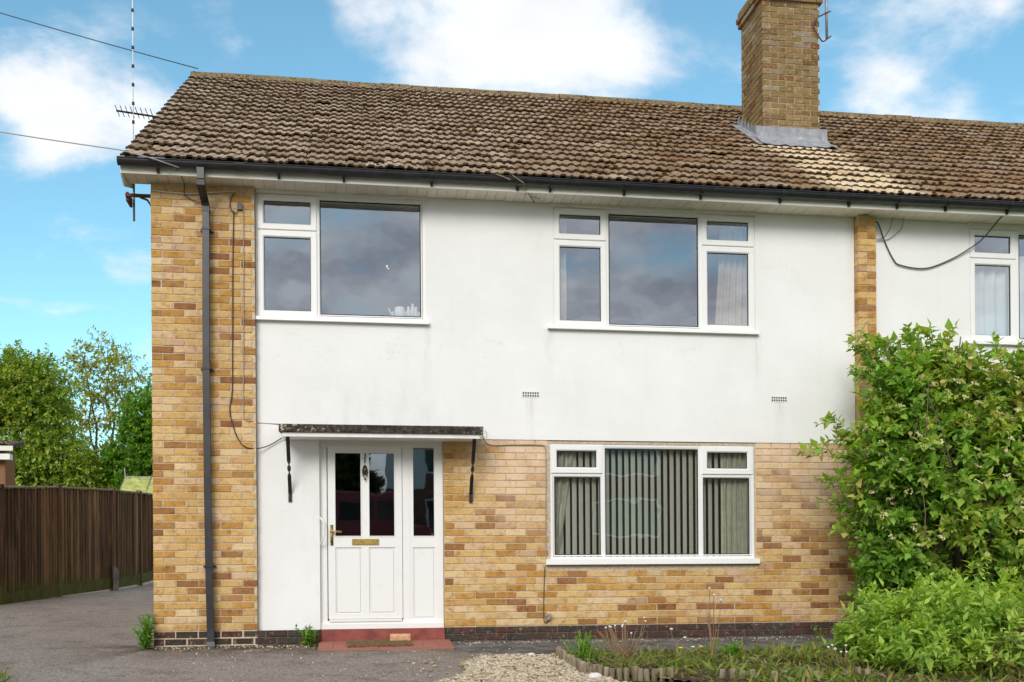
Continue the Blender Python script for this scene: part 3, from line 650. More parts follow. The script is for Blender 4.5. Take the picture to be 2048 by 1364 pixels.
# ---- canopy over the door
cz = 2.16
q = MB(); q.prism([(WY + .002, 2.262), (-.36, 2.228), (-.36, 2.150), (WY + .002, 2.185)], 'x', 1.285, 3.36); can = q.build('canopy', 'felt_edge', house)
q = MB(); q.prism([(WY + .002, 2.184), (-.335, 2.149), (-.335, 2.105), (WY + .002, 2.125)], 'x', 1.315, 3.325); q.build('canopy_board', 'white_paint', can)
for bx, sgn in ((1.370, 1), (3.275, -1)):      # twisted iron straps
    q = MB(); n = 40
    for i in range(n + 1):
        t_ = i / n; z = 2.12 + (1.56 - 2.12) * t_; y = -.30 + (WY - .012 + .30) * t_
        tw = 0 if t_ < .42 else (math.pi * 2 * min(1, (t_ - .42) / .28) if True else 0)
        wx, wy = .019 * math.cos(tw), .019 * math.sin(tw); nx, ny = -.003 * math.sin(tw), .003 * math.cos(tw)
        q.v += [(bx + wx + nx, y + wy + ny, z), (bx + wx - nx, y + wy - ny, z), (bx - wx - nx, y - wy - ny, z), (bx - wx + nx, y - wy + ny, z)]; q.r += [0] * 4
        if i:
            o_ = (i - 1) * 4
            for k in range(4): q.f.append((o_ + k, o_ + (k + 1) % 4, o_ + (k + 1) % 4 + 4, o_ + k + 4))
    q.f += [(3, 2, 1, 0), (n * 4, n * 4 + 1, n * 4 + 2, n * 4 + 3)]
    q.box(bx - .018, bx + .018, WY - .012, WY + .002, 1.47, 1.565); q.build('strap', 'black_iron', can)
# ---- air bricks
for ax in (3.938, 6.777):
    q = MB(); z0_, z1_ = 2.615, 2.68; q.box(ax - .10, ax + .10, WY - .004, WY + .001, z0_, z1_); ab = q.build('air_brick', 'white_render', house)
    h = MB()
    for r_ in range(2):
        for k in range(7): h.box(ax - .088 + k * .0265, ax - .088 + k * .0265 + .016, WY - .0055, WY - .0045, z0_ + .008 + r_ * .029, z0_ + .028 + r_ * .029)
    h.build('vent_hole_shade', 'black_iron', ab)  # raised dark boxes stand in for the shade inside the vent holes

# ---- eaves: soffit boards, fascia, gutter
def eaves(parent, ox, x0, x1, first):
    f = MB(); f.box(x0 - ox, x1 - ox, -.258, -.238, 4.715, 4.85); fa = f.build('fascia', 'fascia_white', parent)
    s = MB(); s.box(x0 - ox, x1 - ox, -.237, .12, SOF + .012, SOF + .03); so = s.build('soffit', 'fascia_white', parent)
    n = int((x1 - x0) / .105); me = None
    for k in range(n):
        xa = x0 + k * .105
        if xa > 10.6: break
        if me is None:
            mm = MB(); mm.prism([(.002, .002), (.006, 0), (.099, 0), (.103, .002), (.103, .011), (.002, .011)], 'y', -.236, .088); me = mm.mesh('soffit_board'); me.materials.append(MAT['soffit_white'])
        o = obj('soffit_board', me, None, so, (xa - ox, 0, SOF + random.uniform(-.002, .001))); o.rotation_euler.y = random.gauss(0, .006)
    mm = MB(); mm.box(x0 + .25 - ox if first else x0 - ox, x1 - ox, .06, .088, SOF - .022, SOF - .001); 
    for a, b in (((1.04, 2.83), (4.17, 6.53)) if first else ((9.09, 11.45),)): MB().box(a - ox, b - ox, .065, .089, SOF - .034, SOF - .002).build('head_board', 'fascia_white', parent)
    # gutter: open half round, with brackets and union clips
    g = MB(); prof = [(-.262 - .055 + .055 * math.cos(a), 4.828 + .062 * -abs(math.sin(a)) - (0 if 0 < a < math.pi else 0)) for a in np.linspace(0, math.pi, 11)]
    inner = [(p[0] * 1 + (.004 if p[0] < -.317 else -.004), p[1] + .004) for p in prof]
    outl = prof + inner[::-1]
    g.prism(outl, 'x', x0 + (-.02 if first else 0) - ox, x1 - ox); gu = g.build('gutter', 'black_plastic', parent)
    rim = MB(); rim.tube([(x0 - .02 - ox if first else x0 - ox, -.372, 4.829), (x1 - ox, -.372, 4.829)], .007, 6); rim.build('gutter_lip', 'black_plastic', gu)
    if first: MB().prism(prof, 'x', x0 - .025 - ox, x0 - .019 - ox).build('stop_end', 'black_plastic', gu)
    xs = [.12, 1.30, 1.95, 2.85, 3.75, 4.10, 4.9, 5.75, 6.65, 7.45] if first else [8.02, 8.60, 9.35, 10.2, 11.0]
    for bx in xs:
        b = MB(); bp = [(-.317 + .062 * math.cos(a), 4.825 - .068 * abs(math.sin(a))) for a in np.linspace(0, math.pi, 9)]
        b.prism([(-.259, 4.83), (-.259, 4.725), (-.275, 4.725), (-.30, 4.757)] + bp[4:] + [(-.375, 4.832)], 'x', bx - .012 - ox, bx + .012 - ox); b.build('gutter_bracket', 'black_plastic', gu)
    return gu
gutter = eaves(house, 0, XL, XP + .02, True); eaves(neighbour, NB, XP + .022, XN, False)
for ux in (.92, 3.78):
    q = MB(); q.prism([(-.317 + .064 * math.cos(a), 4.832 - .070 * abs(math.sin(a))) for a in np.linspace(0, math.pi, 11)], 'x', ux - .055, ux + .055); q.build('gutter_union', 'black_plastic', gutter)
# boxed end of the eaves at the gable
q = MB(); q.prism([(-.26, 4.714), (-.20, 4.690), (-.12, 4.640), (-.03, 4.655), (.10, 4.70), (.30, 4.76), (.30, 4.95), (-.26, 4.85)], 'x', XL - .014, XL - .001); q.build('eaves_box_end', 'fascia_white', house)
for sgn, y0, y1 in ((1, -.25, RIDGE_Y), (-1, 9.39, RIDGE_Y)):   # barge boards
    q = MB(); za, zb = 4.86, 7.86; q.add([(XL - .012, y0, za - .16), (XL - .012, y0, za), (XL - .012, y1, zb), (XL - .012, y1, zb - .16), (XL + .01, y0, za - .16), (XL + .01, y0, za), (XL + .01, y1, zb), (XL + .01, y1, zb - .16)], [(0, 1, 2, 3), (7, 6, 5, 4), (0, 3, 7, 4), (1, 5, 6, 2)]); q.build('barge_board', 'fascia_white', house)
# ---- downpipe
q = MB(); px_, py_ = .560, -.075
q.box(.505, .575, -.365, -.265, 4.66, 4.77)
hop = q.build('downpipe_outlet', 'grey_pipe', gutter)
q = MB(); sq = .034
def sqpipe(mb, pts, h):
    vs = []; 
    for i, p in enumerate(pts): vs += [(p[0] - h, p[1] - h, p[2]), (p[0] + h, p[1] - h, p[2]), (p[0] + h, p[1] + h, p[2]), (p[0] - h, p[1] + h, p[2])]
    fs = [(i * 4 + k, i * 4 + (k + 1) % 4, i * 4 + 4 + (k + 1) % 4, i * 4 + 4 + k) for i in range(len(pts) - 1) for k in range(4)] + [(3, 2, 1, 0), tuple(range(len(pts) * 4 - 4, len(pts) * 4))]
    mb.add(vs, fs)
sqpipe(q, [(.556, py_, 4.44), (.551, py_, 3.6), (.548, py_, 2.8), (.553, py_, 1.6), (.560, py_, .8), (.574, py_, .02)], sq); dp = q.build('downpipe', 'grey_pipe', house)
q = MB(); sqpipe(q, [(.540, -.315, 4.665), (.541, -.312, 4.60), (.553, -.09, 4.50), (.556, py_, 4.47), (.556, py_, 4.42)], sq + .005); q.build('swan_neck', 'black_plastic', dp)
for cz_, cx_ in ((4.246, .555), (2.82, .549), (.798, .560)):
    q = MB(); q.box(cx_ - .041, cx_ + .041, py_ - .041, py_ + .041, cz_ - .011, cz_ + .011); q.box(cx_ - .062, cx_ + .066, -.035, -.001, cz_ - .009, cz_ + .009); q.build('pipe_clip', 'black_plastic', dp)
q = MB(); sqpipe(q, [(.574, py_, .03), (.576, py_ - .01, -.015), (.577, py_ - .03, -.05)], sq + .006); q.build('pipe_shoe', 'black_plastic', dp)

# ---- roofs
U = np.array([0, .018, .034, .078, .094, .128, .143, .163, .178, .2]); HP = np.array([0, 0, .016, .016, .001, 0, .011, .011, 0, 0])
TG = .3015
def tile_arrays(v=0):
    lift = .038; L = .36; n = len(U); t_ = .021
    wob = rng.normal(0, .0012, n)
    tail = np.stack([U, np.zeros(n) + rng.normal(0, .002, n), HP + lift + wob], 1); head = np.stack([U, np.full(n, L), HP * .9 + .004], 1); under = np.stack([U, np.full(n, .004), HP + lift - t_ + wob], 1); uhead = np.stack([U, np.full(n, .2), HP + lift * .4 - t_], 1)
    V = np.concatenate([tail, head, under, uhead]); F = []
    for i in range(n - 1): F += [(i, i + 1, n + i + 1, n + i), (2 * n + i, 2 * n + i + 1, i + 1, i), (3 * n + i, 3 * n + i + 1, 2 * n + i + 1, 2 * n + i)]
    F += [(0, n, 3 * n, 2 * n), (n - 1, 3 * n - 1, 4 * n - 1, 2 * n - 1)]
    return V, F
TV = [tile_arrays(k) for k in range(6)]
TM = []
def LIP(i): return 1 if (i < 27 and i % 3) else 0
for V, F in TV:
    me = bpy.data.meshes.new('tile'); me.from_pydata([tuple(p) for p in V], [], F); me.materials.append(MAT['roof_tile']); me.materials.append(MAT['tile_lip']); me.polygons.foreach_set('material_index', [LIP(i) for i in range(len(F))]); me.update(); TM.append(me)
cp, sp_ = math.cos(PITCH), math.sin(PITCH)
def slope(x, s, w=0.0): return (x, EAVE_Y + s * cp - w * sp_, EAVE_Z + s * sp_ + w * cp)
SL = (RIDGE_Y - EAVE_Y) / cp
def camsize(x, y, z): return 1 / ((x - 1.984) ** 2 + (y + 11.22) ** 2 + (z - .688) ** 2)
CH = (7.44, 8.24, 2.115, 2.875)     # chimney stack x0 x1 y0 y1
def roof(parent, ox, x0, x1, xmax):
    d = MB(); a, b = x0 - ox, x1 - ox
    e0, e1, rg = slope(0, .12, -.01), slope(0, SL, -.01), None
    d.add([(a, e0[1], e0[2]), (b, e0[1], e0[2]), (b, e1[1], e1[2]), (a, e1[1], e1[2]), (b, 2 * RIDGE_Y - e0[1], e0[2]), (a, 2 * RIDGE_Y - e0[1], e0[2])], [(0, 1, 2, 3), (3, 2, 4, 5)])
    rf = d.build('roof', 'roof_tile', parent)
    lst = []
    nrow = 19; ncol = int(round((x1 - x0) / .2))
    for r_ in range(nrow):
        for c_ in range(ncol):
            x = x0 + c_ * .2; s = r_ * TG; P = slope(x, s)
            if CH[0] - .1 < x < CH[1] - .1 and CH[2] - .25 < P[1] < CH[3] - .15: continue
            if P[1] > RIDGE_Y - .1: continue
            lst.append((x + random.gauss(0, .003), s + random.gauss(0, .006) + .008 * math.sin(x * 1.3 + r_ * .7) + (-.03 if random.random() < .012 else 0), random.gauss(0, .0035), random.gauss(0, .016), random.randrange(6), camsize(*P) * (1 if x < xmax(P[1]) else .01)))
    lst.sort(key=lambda q: -q[5])
    VV, FF, RR = [], [], []; off = 0
    for i, (x, s, w, tw, k, _) in enumerate(lst):
        P = slope(x, s, w)
        if i < 300:
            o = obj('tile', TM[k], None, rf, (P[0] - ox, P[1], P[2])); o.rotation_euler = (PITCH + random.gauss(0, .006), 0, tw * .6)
        else:
            V, F = TV[k]; u = V[:, 0] ; v = V[:, 1] + (u - .1) * tw; ww = V[:, 2]
            VV.append(np.stack([P[0] - ox + u, P[1] + v * cp - ww * sp_, P[2] + v * sp_ + ww * cp], 1)); FF += [tuple(off + j for j in q) for q in F]; off += len(V); RR += [random.random() * .98 + .01] * len(V)
    me = bpy.data.meshes.new('tile_courses'); me.from_pydata([tuple(p) for p in np.concatenate(VV)], [], FF)
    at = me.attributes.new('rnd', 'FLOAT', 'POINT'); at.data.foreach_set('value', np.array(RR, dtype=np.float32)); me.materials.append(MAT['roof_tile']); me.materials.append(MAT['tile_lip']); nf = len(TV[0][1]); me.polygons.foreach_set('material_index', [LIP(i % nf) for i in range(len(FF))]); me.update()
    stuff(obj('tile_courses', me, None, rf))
    # ridge tiles: angled half rounds, bedded on mortar
    n = int((x1 - x0) / .45) + 1
    prof = [(-.135, -.10), (-.10, -.035), (-.05, .0), (0, .012), (.05, 0), (.10, -.035), (.135, -.10)]
    me = None
    for k in range(n):
        xa = x0 + k * .45
        if xa > 13.6: break
        ln = min(.438, x1 - xa)
        q = MB(); oo = [(RIDGE_Y * 0 + p[0], p[1]) for p in prof]; ii = [(p[0] * .86, p[1] - .016) for p in prof]
        q.prism(oo + ii[::-1], 'x', 0, ln)
        o = obj('ridge_tile', q.mesh('ridge_tile'), 'ridge', rf, (xa - ox, RIDGE_Y, RIDGE_Z + .055 + random.uniform(-.006, .006))); o.rotation_euler = (0, random.gauss(0, .006), random.gauss(0, .006))
    mo = MB()
    nm = int((x1 - x0) * 130)
    for _ in range(nm):
        x = random.uniform(x0 + .03, min(x1, 13)); r_ = random.randrange(19); s = r_ * TG + random.choice((random.uniform(.0, .05), random.uniform(0, .28)))
        u = (x - x0) % .2; h = float(np.interp(u, U, HP)); P = slope(x, s, h + .038 * (1 - (s - r_ * TG) / .36) + .001)
        if P[1] > RIDGE_Y - .1 or (CH[0] - .12 < x < CH[1] + .12 and CH[2] - .2 < P[1] < CH[3] + .1): continue
        if 7.25 < x < 8.3 and P[1] < 2.2 and random.random() < .8: continue
        mo.ball((P[0] - ox, P[1], P[2]), random.choice((.008, .011, .014, .022)), random.random() * .98 + .01, (1.3, 1.1, .45))
    for _ in range(int((x1 - x0) * 90)):
        x = random.uniform(x0, x1); mo.ball((x - ox, RIDGE_Y - random.uniform(.04, .13), RIDGE_Z + random.uniform(-.05, .02)), random.uniform(.006, .012), random.random() * .98 + .01, (1.4, 1, .5))
    stuff(mo.build('moss', 'moss', rf))
    return rf
roof1 = roof(house, 0, XL, XP - .03, lambda y: 99)
roof2 = roof(neighbour, NB, XP - .03, XN - .03, lambda y: 9.4 + y * .75)

# ---- chimney
cm = MB(); cm.box(CH[0] + .008, CH[1] - .008, CH[2] + .008, CH[3] - .008, 6.1, 8.30); ch = cm.build('chimney', 'mortar', house)
cb = MB()
def chim_course(z, x0, x1, y0, y1, k):
    h = .063
    def run(a, b, off):
        x = a - off; out = []
        while x < b:
            s0, s1 = max(x, a), min(x + .215, b); x += .225
            if s1 - s0 > .03: out.append((s0, s1))
        return out
    off = 0 if k % 2 else .1125
    for a, b in run(x0, x1, off):
        rr = random.random() * .98 + .01; j = random.uniform(-.003, .003)
        cb.box(a, b, y0 + j, y0 + .03, z, z + h, rr); cb.box(a, b, y1 - .03, y1 - j, z, z + h, random.random())
    for a, b in run(y0 + .032, y1 - .032, .1125 - off):
        rr = random.random() * .98 + .01; j = random.uniform(-.003, .003); cb.box(x0 + j, x0 + .03, a, b, z, z + h, rr); cb.box(x1 - .03, x1 - j, a, b, z, z + h, random.random())
for k in range(29): chim_course(6.12 + k * .075, CH[0], CH[1], CH[2], CH[3], k)
for k, e in enumerate((.035, .055, .035)): chim_course(6.12 + (29 + k) * .075, CH[0] - e, CH[1] + e, CH[2] - e, CH[3] + e, k)
stuff(cb.build('chimney_brickwork', 'chimney_brick', ch))
q = MB(); q.prism([(CH[0] - .03, 8.52), (CH[1] + .03, 8.52), (CH[1] - .2, 8.60), (CH[0] + .2, 8.60)], 'y', CH[2] - .03, CH[3] + .03); q.build('flaunching', 'concrete', ch)
q = MB(); q.box(CH[0] + .0, CH[1], CH[2], CH[3], 8.30, 8.52); q.build('chimney_cap_core', 'mortar', ch)
for px2 in (7.64, 8.04): MB().lathe([(.12, 0), (.105, .28), (.125, .29), (.125, .33), (.09, .33), (.09, .1)], (px2, 2.5, 8.56), 16).build('chimney_pot', 'red_tile', ch)
# lead: front apron and stepped side flashings
def roofz(y): return EAVE_Z + (y - EAVE_Y) * math.tan(PITCH)
q = MB(); zf = roofz(CH[2]); n = 14
rows = []
for j, (dy_, dz_) in enumerate(((-.006, .235), (-.008, .12), (-.012, .085), (-.17, .0), (-.30, -.0))):
    row = []
    for i in range(n + 1):
        x = CH[0] - .10 + (CH[1] - CH[0] + .20) * i / n; y = CH[2] + dy_; z = zf + dz_ if j < 3 else roofz(y) + .062 + .010 * math.sin(i * 2.1) + random.uniform(-.004, .004)
        if j == 4: y += random.uniform(-.02, .02)
        row.append((x, y, z))
    rows.append(row)
vs = [p for r_ in rows for p in r_]; fs = [(j * (n + 1) + i, j * (n + 1) + i + 1, (j + 1) * (n + 1) + i + 1, (j + 1) * (n + 1) + i) for j in range(4) for i in range(n)]
q.add(vs, fs); q.build('lead_apron', 'lead', ch, True)
for sx_, xx in ((-1, CH[0] - .004), (1, CH[1] + .004)):
    q = MB(); y = CH[2] - .02; vsl = []
    k = 0
    while y < CH[3] + .05:
        zt = roofz(y) + .10 + .10; y2 = y + .118
        q.add([(xx, y, roofz(y) + .03), (xx, y2, roofz(y2) + .03), (xx, y2 - .015, roofz(y2) + .135), (xx, y + .03, roofz(y2) + .145), (xx, y, roofz(y) + .10)], [(0, 1, 2, 3, 4) if sx_ > 0 else (4, 3, 2, 1, 0)])
        y = y2
    ya, yb_ = CH[2] - .28, CH[3] + .1
    q.add([(xx, ya, roofz(ya) + .07), (xx, yb_, roofz(yb_) + .07), (xx + sx_ * .11, yb_, roofz(yb_) + .065), (xx + sx_ * .15, ya + .05, roofz(ya) + .075)], [(0, 1, 2, 3)])
    q.build('step_flashing', 'lead', ch)

# ---- neighbouring house walls
m = wall_holes(7.905 - NB, XN - NB, 2.155, SOF, [(W4[0] - NB, W4[1] - NB, W4[2], W4[3])], WY, .32); m.build('rendered_wall', 'white_render', neighbour)
m = MB(); m.box(7.907 - NB, XN - NB, BY, .32, -.3, 2.153); bo = m.build('brick_wall', 'mortar', neighbour)
nb2 = []; lay(7.92, 10.0, -.015, 28, [], BY - .006, 0, nb2); rest = MB()
for b in nb2: add_rest(brick_mesh(round(b[3] / .0125) * .0125, BH, .03), (b[0] - NB, b[1], b[2]))
stuff(rest.build('brickwork', 'brick', bo))
# plain back walls so that no light leaks through the houses
m = MB(); m.box(.2, XN - .1, 8.9, 9.1, -.3, SOF); m.box(XP - .1, XP + .1, .4, 8.9, -.3, SOF + .3); m.box(XN - .2, XN, .3, 9.0, -.3, SOF + .3); m.build('back_wall', 'brick_pattern', house)

# ------------------------------------------------------------------ things at the windows
def curtain(name, label, x0, x1, z0, z1, y, mat, folds, flare=0.0, x_top=None, cat='curtain'):
    nx, nz = folds * 8, 10; V = []
    for j in range(nz + 1):
        t_ = j / nz; z = z1 + (z0 - z1) * t_
        for i in range(nx + 1):
            u = i / nx; a, b = x0, x1
            if x_top: a = x_top[0] + (x0 - x_top[0]) * t_; b = x_top[1] + (x1 - x_top[1]) * t_
            V.append((a + (b - a) * u, y + .022 * math.sin(u * folds * 2 * math.pi) + .006 * math.sin(u * 17 + j), z))
    V = np.array(V); F = np.array([(j * (nx + 1) + i, j * (nx + 1) + i + 1, (j + 1) * (nx + 1) + i + 1, (j + 1) * (nx + 1) + i) for j in range(nz) for i in range(nx)])
    o = obj(name, np_mesh(name, V, F, smooth=True), mat); return tag(o, label, cat)
curtain('curtain', 'narrow beige curtain at the left edge of the upper three-light window', 4.20, 4.37, 3.37, 4.72, .22, 'curtain', 3)
curtain('curtain', 'pleated beige curtain hanging in the right casement of the upper three-light window', 6.08, 6.56, 3.37, 4.72, .24, 'curtain', 6, x_top=(6.16, 6.56))
curtain('curtain', 'cream patterned curtain tied back at the left end of the ground floor window', 4.13, 4.26, .86, 2.10, .215, 'curtain_cream', 3, x_top=(4.13, 4.45))
curtain('curtain', 'cream patterned curtain at the right end of the ground floor window', 6.13, 6.50, .86, 2.10, .215, 'curtain_cream', 6)
curtain('net_curtain', 'white net curtain with soft folds in the neighbouring upstairs window', 9.10, 11.4, 3.37, 4.42, .23, 'net', 16, cat='net curtain')
vb = thing('vertical_blind', 'white vertical louvre blind with open slats across the ground floor window', 'blind', (5.3, .26, .86))
me = MB(); me.box(-.0315, .0315, -.0008, .0008, 0, 1.20); lm = me.mesh('louvre'); lm.materials.append(MAT['blind'])
x = 4.22; k = 0
while x < 6.46:
    o = obj('louvre', lm, None, vb, (x - 5.3, -.03, .015)); o.rotation_euler.z = R(30 + random.uniform(-4, 4)); x += .0745; k += 1
MB().box(-1.15, 1.15, .0, .05, 1.22, 1.26).build('head_rail', 'upvc', vb)
# basket of toiletries on the bathroom sill
bk = thing('basket', 'small white wicker basket of bottles on the sill of the upper left window', 'basket', (2.60, .235, 3.42))
q = MB()
for k in range(5):
    z = .012 + k * .022; e = .012 * k / 4; q.tube([(-.14 - e, -.045, z), (.14 + e, -.045, z), (.14 + e, .045, z), (-.14 - e, .045, z), (-.14 - e, -.045, z)], .006, 5)
for i in range(9): q.tube([(-.14 + i * .035, -.045, 0), (-.145 + i * .036, -.048, .11)], .005, 5)
q.box(-.14, .14, -.045, .045, 0, .006); q.build('wicker_body', 'white_wicker', bk)
MB().lathe([(.0, .0), (.055, .0), (.058, .12), (.05, .155), (0, .16)], (-.065, 0, .01), 14).build('round_tub', 'white_wicker', bk, True)
for bx, hh in ((.03, .17), (.075, .20), (.11, .165)): MB().lathe([(0, 0), (.024, 0), (.026, hh * .6), (.018, hh * .8), (.014, hh), (0, hh)], (bx, .005, .01), 10).build('bottle', 'ceramic', bk, True)
MB().box(-.03, .005, -.053, -.049, .02, .075).build('packet', 'blue_pack', bk)
q = MB(); q.tube([(-.15, 0, .08), (-.185, 0, .15)], .007, 5); q.tube([(.15, 0, .08), (.175, 0, .13)], .007, 5); q.build('basket_handle', 'white_wicker', bk)
sc_ = MB(); sc_.ball((2.40, .125, 3.99), .016); sc_.ball((2.412, .125, 3.965), .011); tag(sc_.build('window_sticker', 'white_wicker'), 'tiny pale sticker ornament on the large bathroom pane', 'ornament')
q = MB(); q.lathe([(0, 0), (.05, 0), (.045, .02), (.018, .04), (.05, .085), (.052, .12), (.03, .15), (0, .155)], (5.70, .22, 3.41), 10)
for k in range(8): a = k * .785; q.tube([(5.70, .22, 3.54), (5.70 + .05 * math.cos(a), .22 + .03 * math.sin(a), 3.61), (5.70 + .11 * math.cos(a), .22 + .05 * math.sin(a), 3.60 + .04 * math.sin(k))], .005, 4)
tag(q.build('ornament', 'dark_metal'), 'small dark pot plant ornament on the sill of the upper three-light window', 'ornament')

# ------------------------------------------------------------------ things by the door
q = MB(); q.prism([(-.10, .0), (.44, .0), (.44, .02), (-.10, .02)], 'x', 0, .66)
mt = MB()
for i in range(34):
    for j in range(14): mt.box(i * .0195, i * .0195 + .016, -.36 + j * .026, -.36 + j * .026 + .02, 0, .014 + random.uniform(0, .008), random.random())
mo_ = mt.build('doormat', 'coir', loc=(1.94, -.09, .004)); mo_.rotation_euler = (R(4.7), 0, R(3)); tag(mo_, 'worn brown coir doormat lying on the red front step', 'doormat')
q = MB(); c_ = .006; q.box(-.1075, .1075, -.05, .05, 0, .065); lb = q.build('loose_brick', 'loose_brick', loc=(2.50, -.11, .012)); lb.rotation_euler = (R(4.7), 0, R(-3)); bv = lb.modifiers.new('b', 'BEVEL'); bv.width = .009; bv.segments = 2
tag(lb, 'single loose orange brick sitting on the doormat by the door', 'brick')

# ------------------------------------------------------------------ cables and aerials
def cable(label, pts, r, mat, sm=8, name='cable', n=5):
    q = MB(); q.tube(curve_pts(pts, sm) if sm > 1 else pts, r, n); return tag(q.build(name, mat, None, True), label, 'cable')
def sag(a, b, s, n=10):
    a, b = Vector(a), Vector(b); return [a.lerp(b, i / n) - Vector((0, 0, s * 4 * (i / n) * (1 - i / n))) for i in range(n + 1)]
cable('thin black overhead wire running up to the left end of the roof ridge', sag((-7.0, 5.85, 10.30), (-.12, 4.45, 7.99), .06), .0075, 'black_cable', 1, 'overhead_cable')
cable('pale overhead telephone wire reaching the gutter at the house corner', sag((-4.4, 1.6, 6.16), (-.22, -.36, 4.90), .04) + [Vector((.10, -.40, 4.815)), Vector((.34, -.385, 4.745))], .0062, 'grey_cable', 1, 'overhead_cable')
cable('dark wire drooping from the gutter down across the pale conduit on the corner pier', [(.30, -.30, 4.78), (.345, -.10, 4.70), (.335, -.02, 4.62), (.40, -.02, 4.56), (.50, -.03, 4.535)], .005, 'black_cable')
cable('pale conduit cable running level under the eaves across the corner pier', [(.02, -.014, 4.640), (.22, -.014, 4.625), (.45, -.016, 4.625), (.65, -.016, 4.650), (.80, -.014, 4.668), (.845, -.012, 4.66)], .008, 'pale_cable')
cable('short dark wire curled beside the junction box on the corner pier', [(.845, -.012, 4.655), (.80, -.016, 4.60), (.79, -.018, 4.50), (.84, -.02, 4.44), (.88, -.018, 4.50)], .005, 'black_cable')
cable('long dark wire down the corner pier swinging out to the canopy end', [(.825, -.010, 4.47), (.812, -.010, 3.9), (.805, -.010, 3.2), (.797, -.010, 2.62), (.772, -.010, 2.45), (.782, -.010, 2.33), (.84, -.012, 2.14), (.92, -.014, 2.035), (1.04, .02, 2.02), (1.16, .06, 2.06), (1.295, .06, 2.14)], .006, 'black_cable')
cable('second thin wire down the right edge of the corner pier to the canopy top', [(.91, -.010, 4.50), (.922, -.010, 4.40), (.918, -.010, 3.6), (.912, -.010, 2.9), (.908, -.010, 2.42), (.93, -.010, 2.315), (1.00, .0, 2.30), (1.05, .084, 2.297), (1.30, .084, 2.285)], .005, 'grey_cable')
jb = MB(); jb.box(.862, .915, -.03, .0, 4.48, 4.545); tag(jb.build('junction_box', 'black_plastic'), 'little dark junction box near the top of the corner pier', 'junction box')
cable('dark cable leaving the right end of the canopy and turning down beside the window', [(3.36, -.2, 2.20), (3.42, .05, 2.15), (3.50, .085, 2.095), (3.75, .090, 2.10), (4.04, .090, 2.10), (4.09, .090, 2.07), (4.10, .088, 1.95), (4.098, .088, 1.4), (4.093, .088, .95), (4.085, .06, .82)], .006, 'grey_cable')
cable('thin loop of white wire curling off the right end of the canopy', [(3.36, -.05, 2.25), (3.41, .03, 2.262), (3.45, .07, 2.22), (3.45, .08, 2.17)], .003, 'pale_cable')
cable('thin dark wire running down the brick below the ground floor window corner', [(4.08, .088, .78), (4.068, .090, .5), (4.065, .090, .22), (4.085, .085, .165), (4.12, .08, .19)], .005, 'black_cable')
sb = MB(); sb.prism([(4.085, .185), (4.135, .205), (4.15, .25), (4.12, .265), (4.09, .225)], 'y', .06, .098); tag(sb.build('cable_cover', 'galvanised'), 'small grey cable cover low on the brick beside the flower bed', 'cable cover')
cable('dark cable sagging in a wide loop over the neighbouring white wall', [(7.905, .02, 4.68), (7.97, .05, 4.655), (8.06, .07, 4.46), (8.16, .07, 4.27), (8.25, .07, 4.205), (8.55, .07, 4.18), (8.86, .07, 4.29), (9.12, .05, 4.44), (9.25, .0, 4.55), (9.35, -.15, 4.72), (9.42, -.36, 4.82), (9.47, -.38, 4.835)], .008, 'black_cable')
cable('first thin wire hanging from the neighbouring gutter to the brick pillar', [(8.13, -.30, 4.76), (8.14, .02, 4.74), (8.12, .07, 4.62), (8.05, .07, 4.53), (7.93, .06, 4.475)], .005, 'grey_cable')
cable('second thin wire hanging from the neighbouring gutter, right of the first', [(8.27, -.30, 4.76), (8.275, .02, 4.74), (8.265, .07, 4.63), (8.20, .07, 4.57), (8.10, .07, 4.50), (7.98, .07, 4.475)], .005, 'grey_cable')
tw_ = MB(); tw_.tube([(3.68, -.38, 4.84), (3.80, -.37, 4.77), (3.88, -.2, 4.72), (3.98, .0, 4.70)], .006, 5); tw_.tube([(3.86, -.25, 4.73), (3.84, -.2, 4.70)], .004, 4); tw_.tube([(3.9, -.15, 4.715), (4.02, -.1, 4.71)], .004, 4)
tw_.tube([(3.5, -.385, 4.845), (3.66, -.385, 4.79)], .006, 5); tag(tw_.build('dead_twig', 'dry_stem'), 'dead twig caught under the gutter between the two upper windows', 'twig')
# gable aerial
ae = thing('aerial_mast', 'slim aerial mast with small yagi standing beside the gable end', 'aerial', (-.222, .30, 4.42))
MB().tube([(0, 0, 0), (0, 0, .6)], .012, 8).build('mast', 'galvanised', ae, True); MB().tube([(0, 0, .6), (0, 0, 3.2)], .0045, 8).build('whip_rod', 'white_paint', ae, True)
for k in range(8):
    if k < 8: MB().tube([(0, 0, 1.02 + k * .195), (0, 0, 1.05 + k * .195)], .014, 8).build('mast_collar', 'black_plastic', ae)
q = MB(); q.box(-.045, .225, -.21, -.18, .185, .215); q.box(-.045, -.02, -.18, .03, .15, .24); q.tube([(.10, -.19, .185), (.17, -.19, .16), (.21, -.19, .10), (.222, -.19, .05)], .012, 6); q.build('wall_bracket', 'rust', ae)
yg = MB(); yg.tube([(-.17, .0, 1.145), (.22, .05, 1.125)], .010, 6); yo = yg.build('boom', 'dark_metal', ae)
for k in range(8):
    x = -.16 + k * .05; z = 1.1445 - k * .0026
    MB().tube([(x - .008, -.07, z + .028), (x + .008, .07, z - .028)], .004, 5).build('element', 'dark_metal', yo)
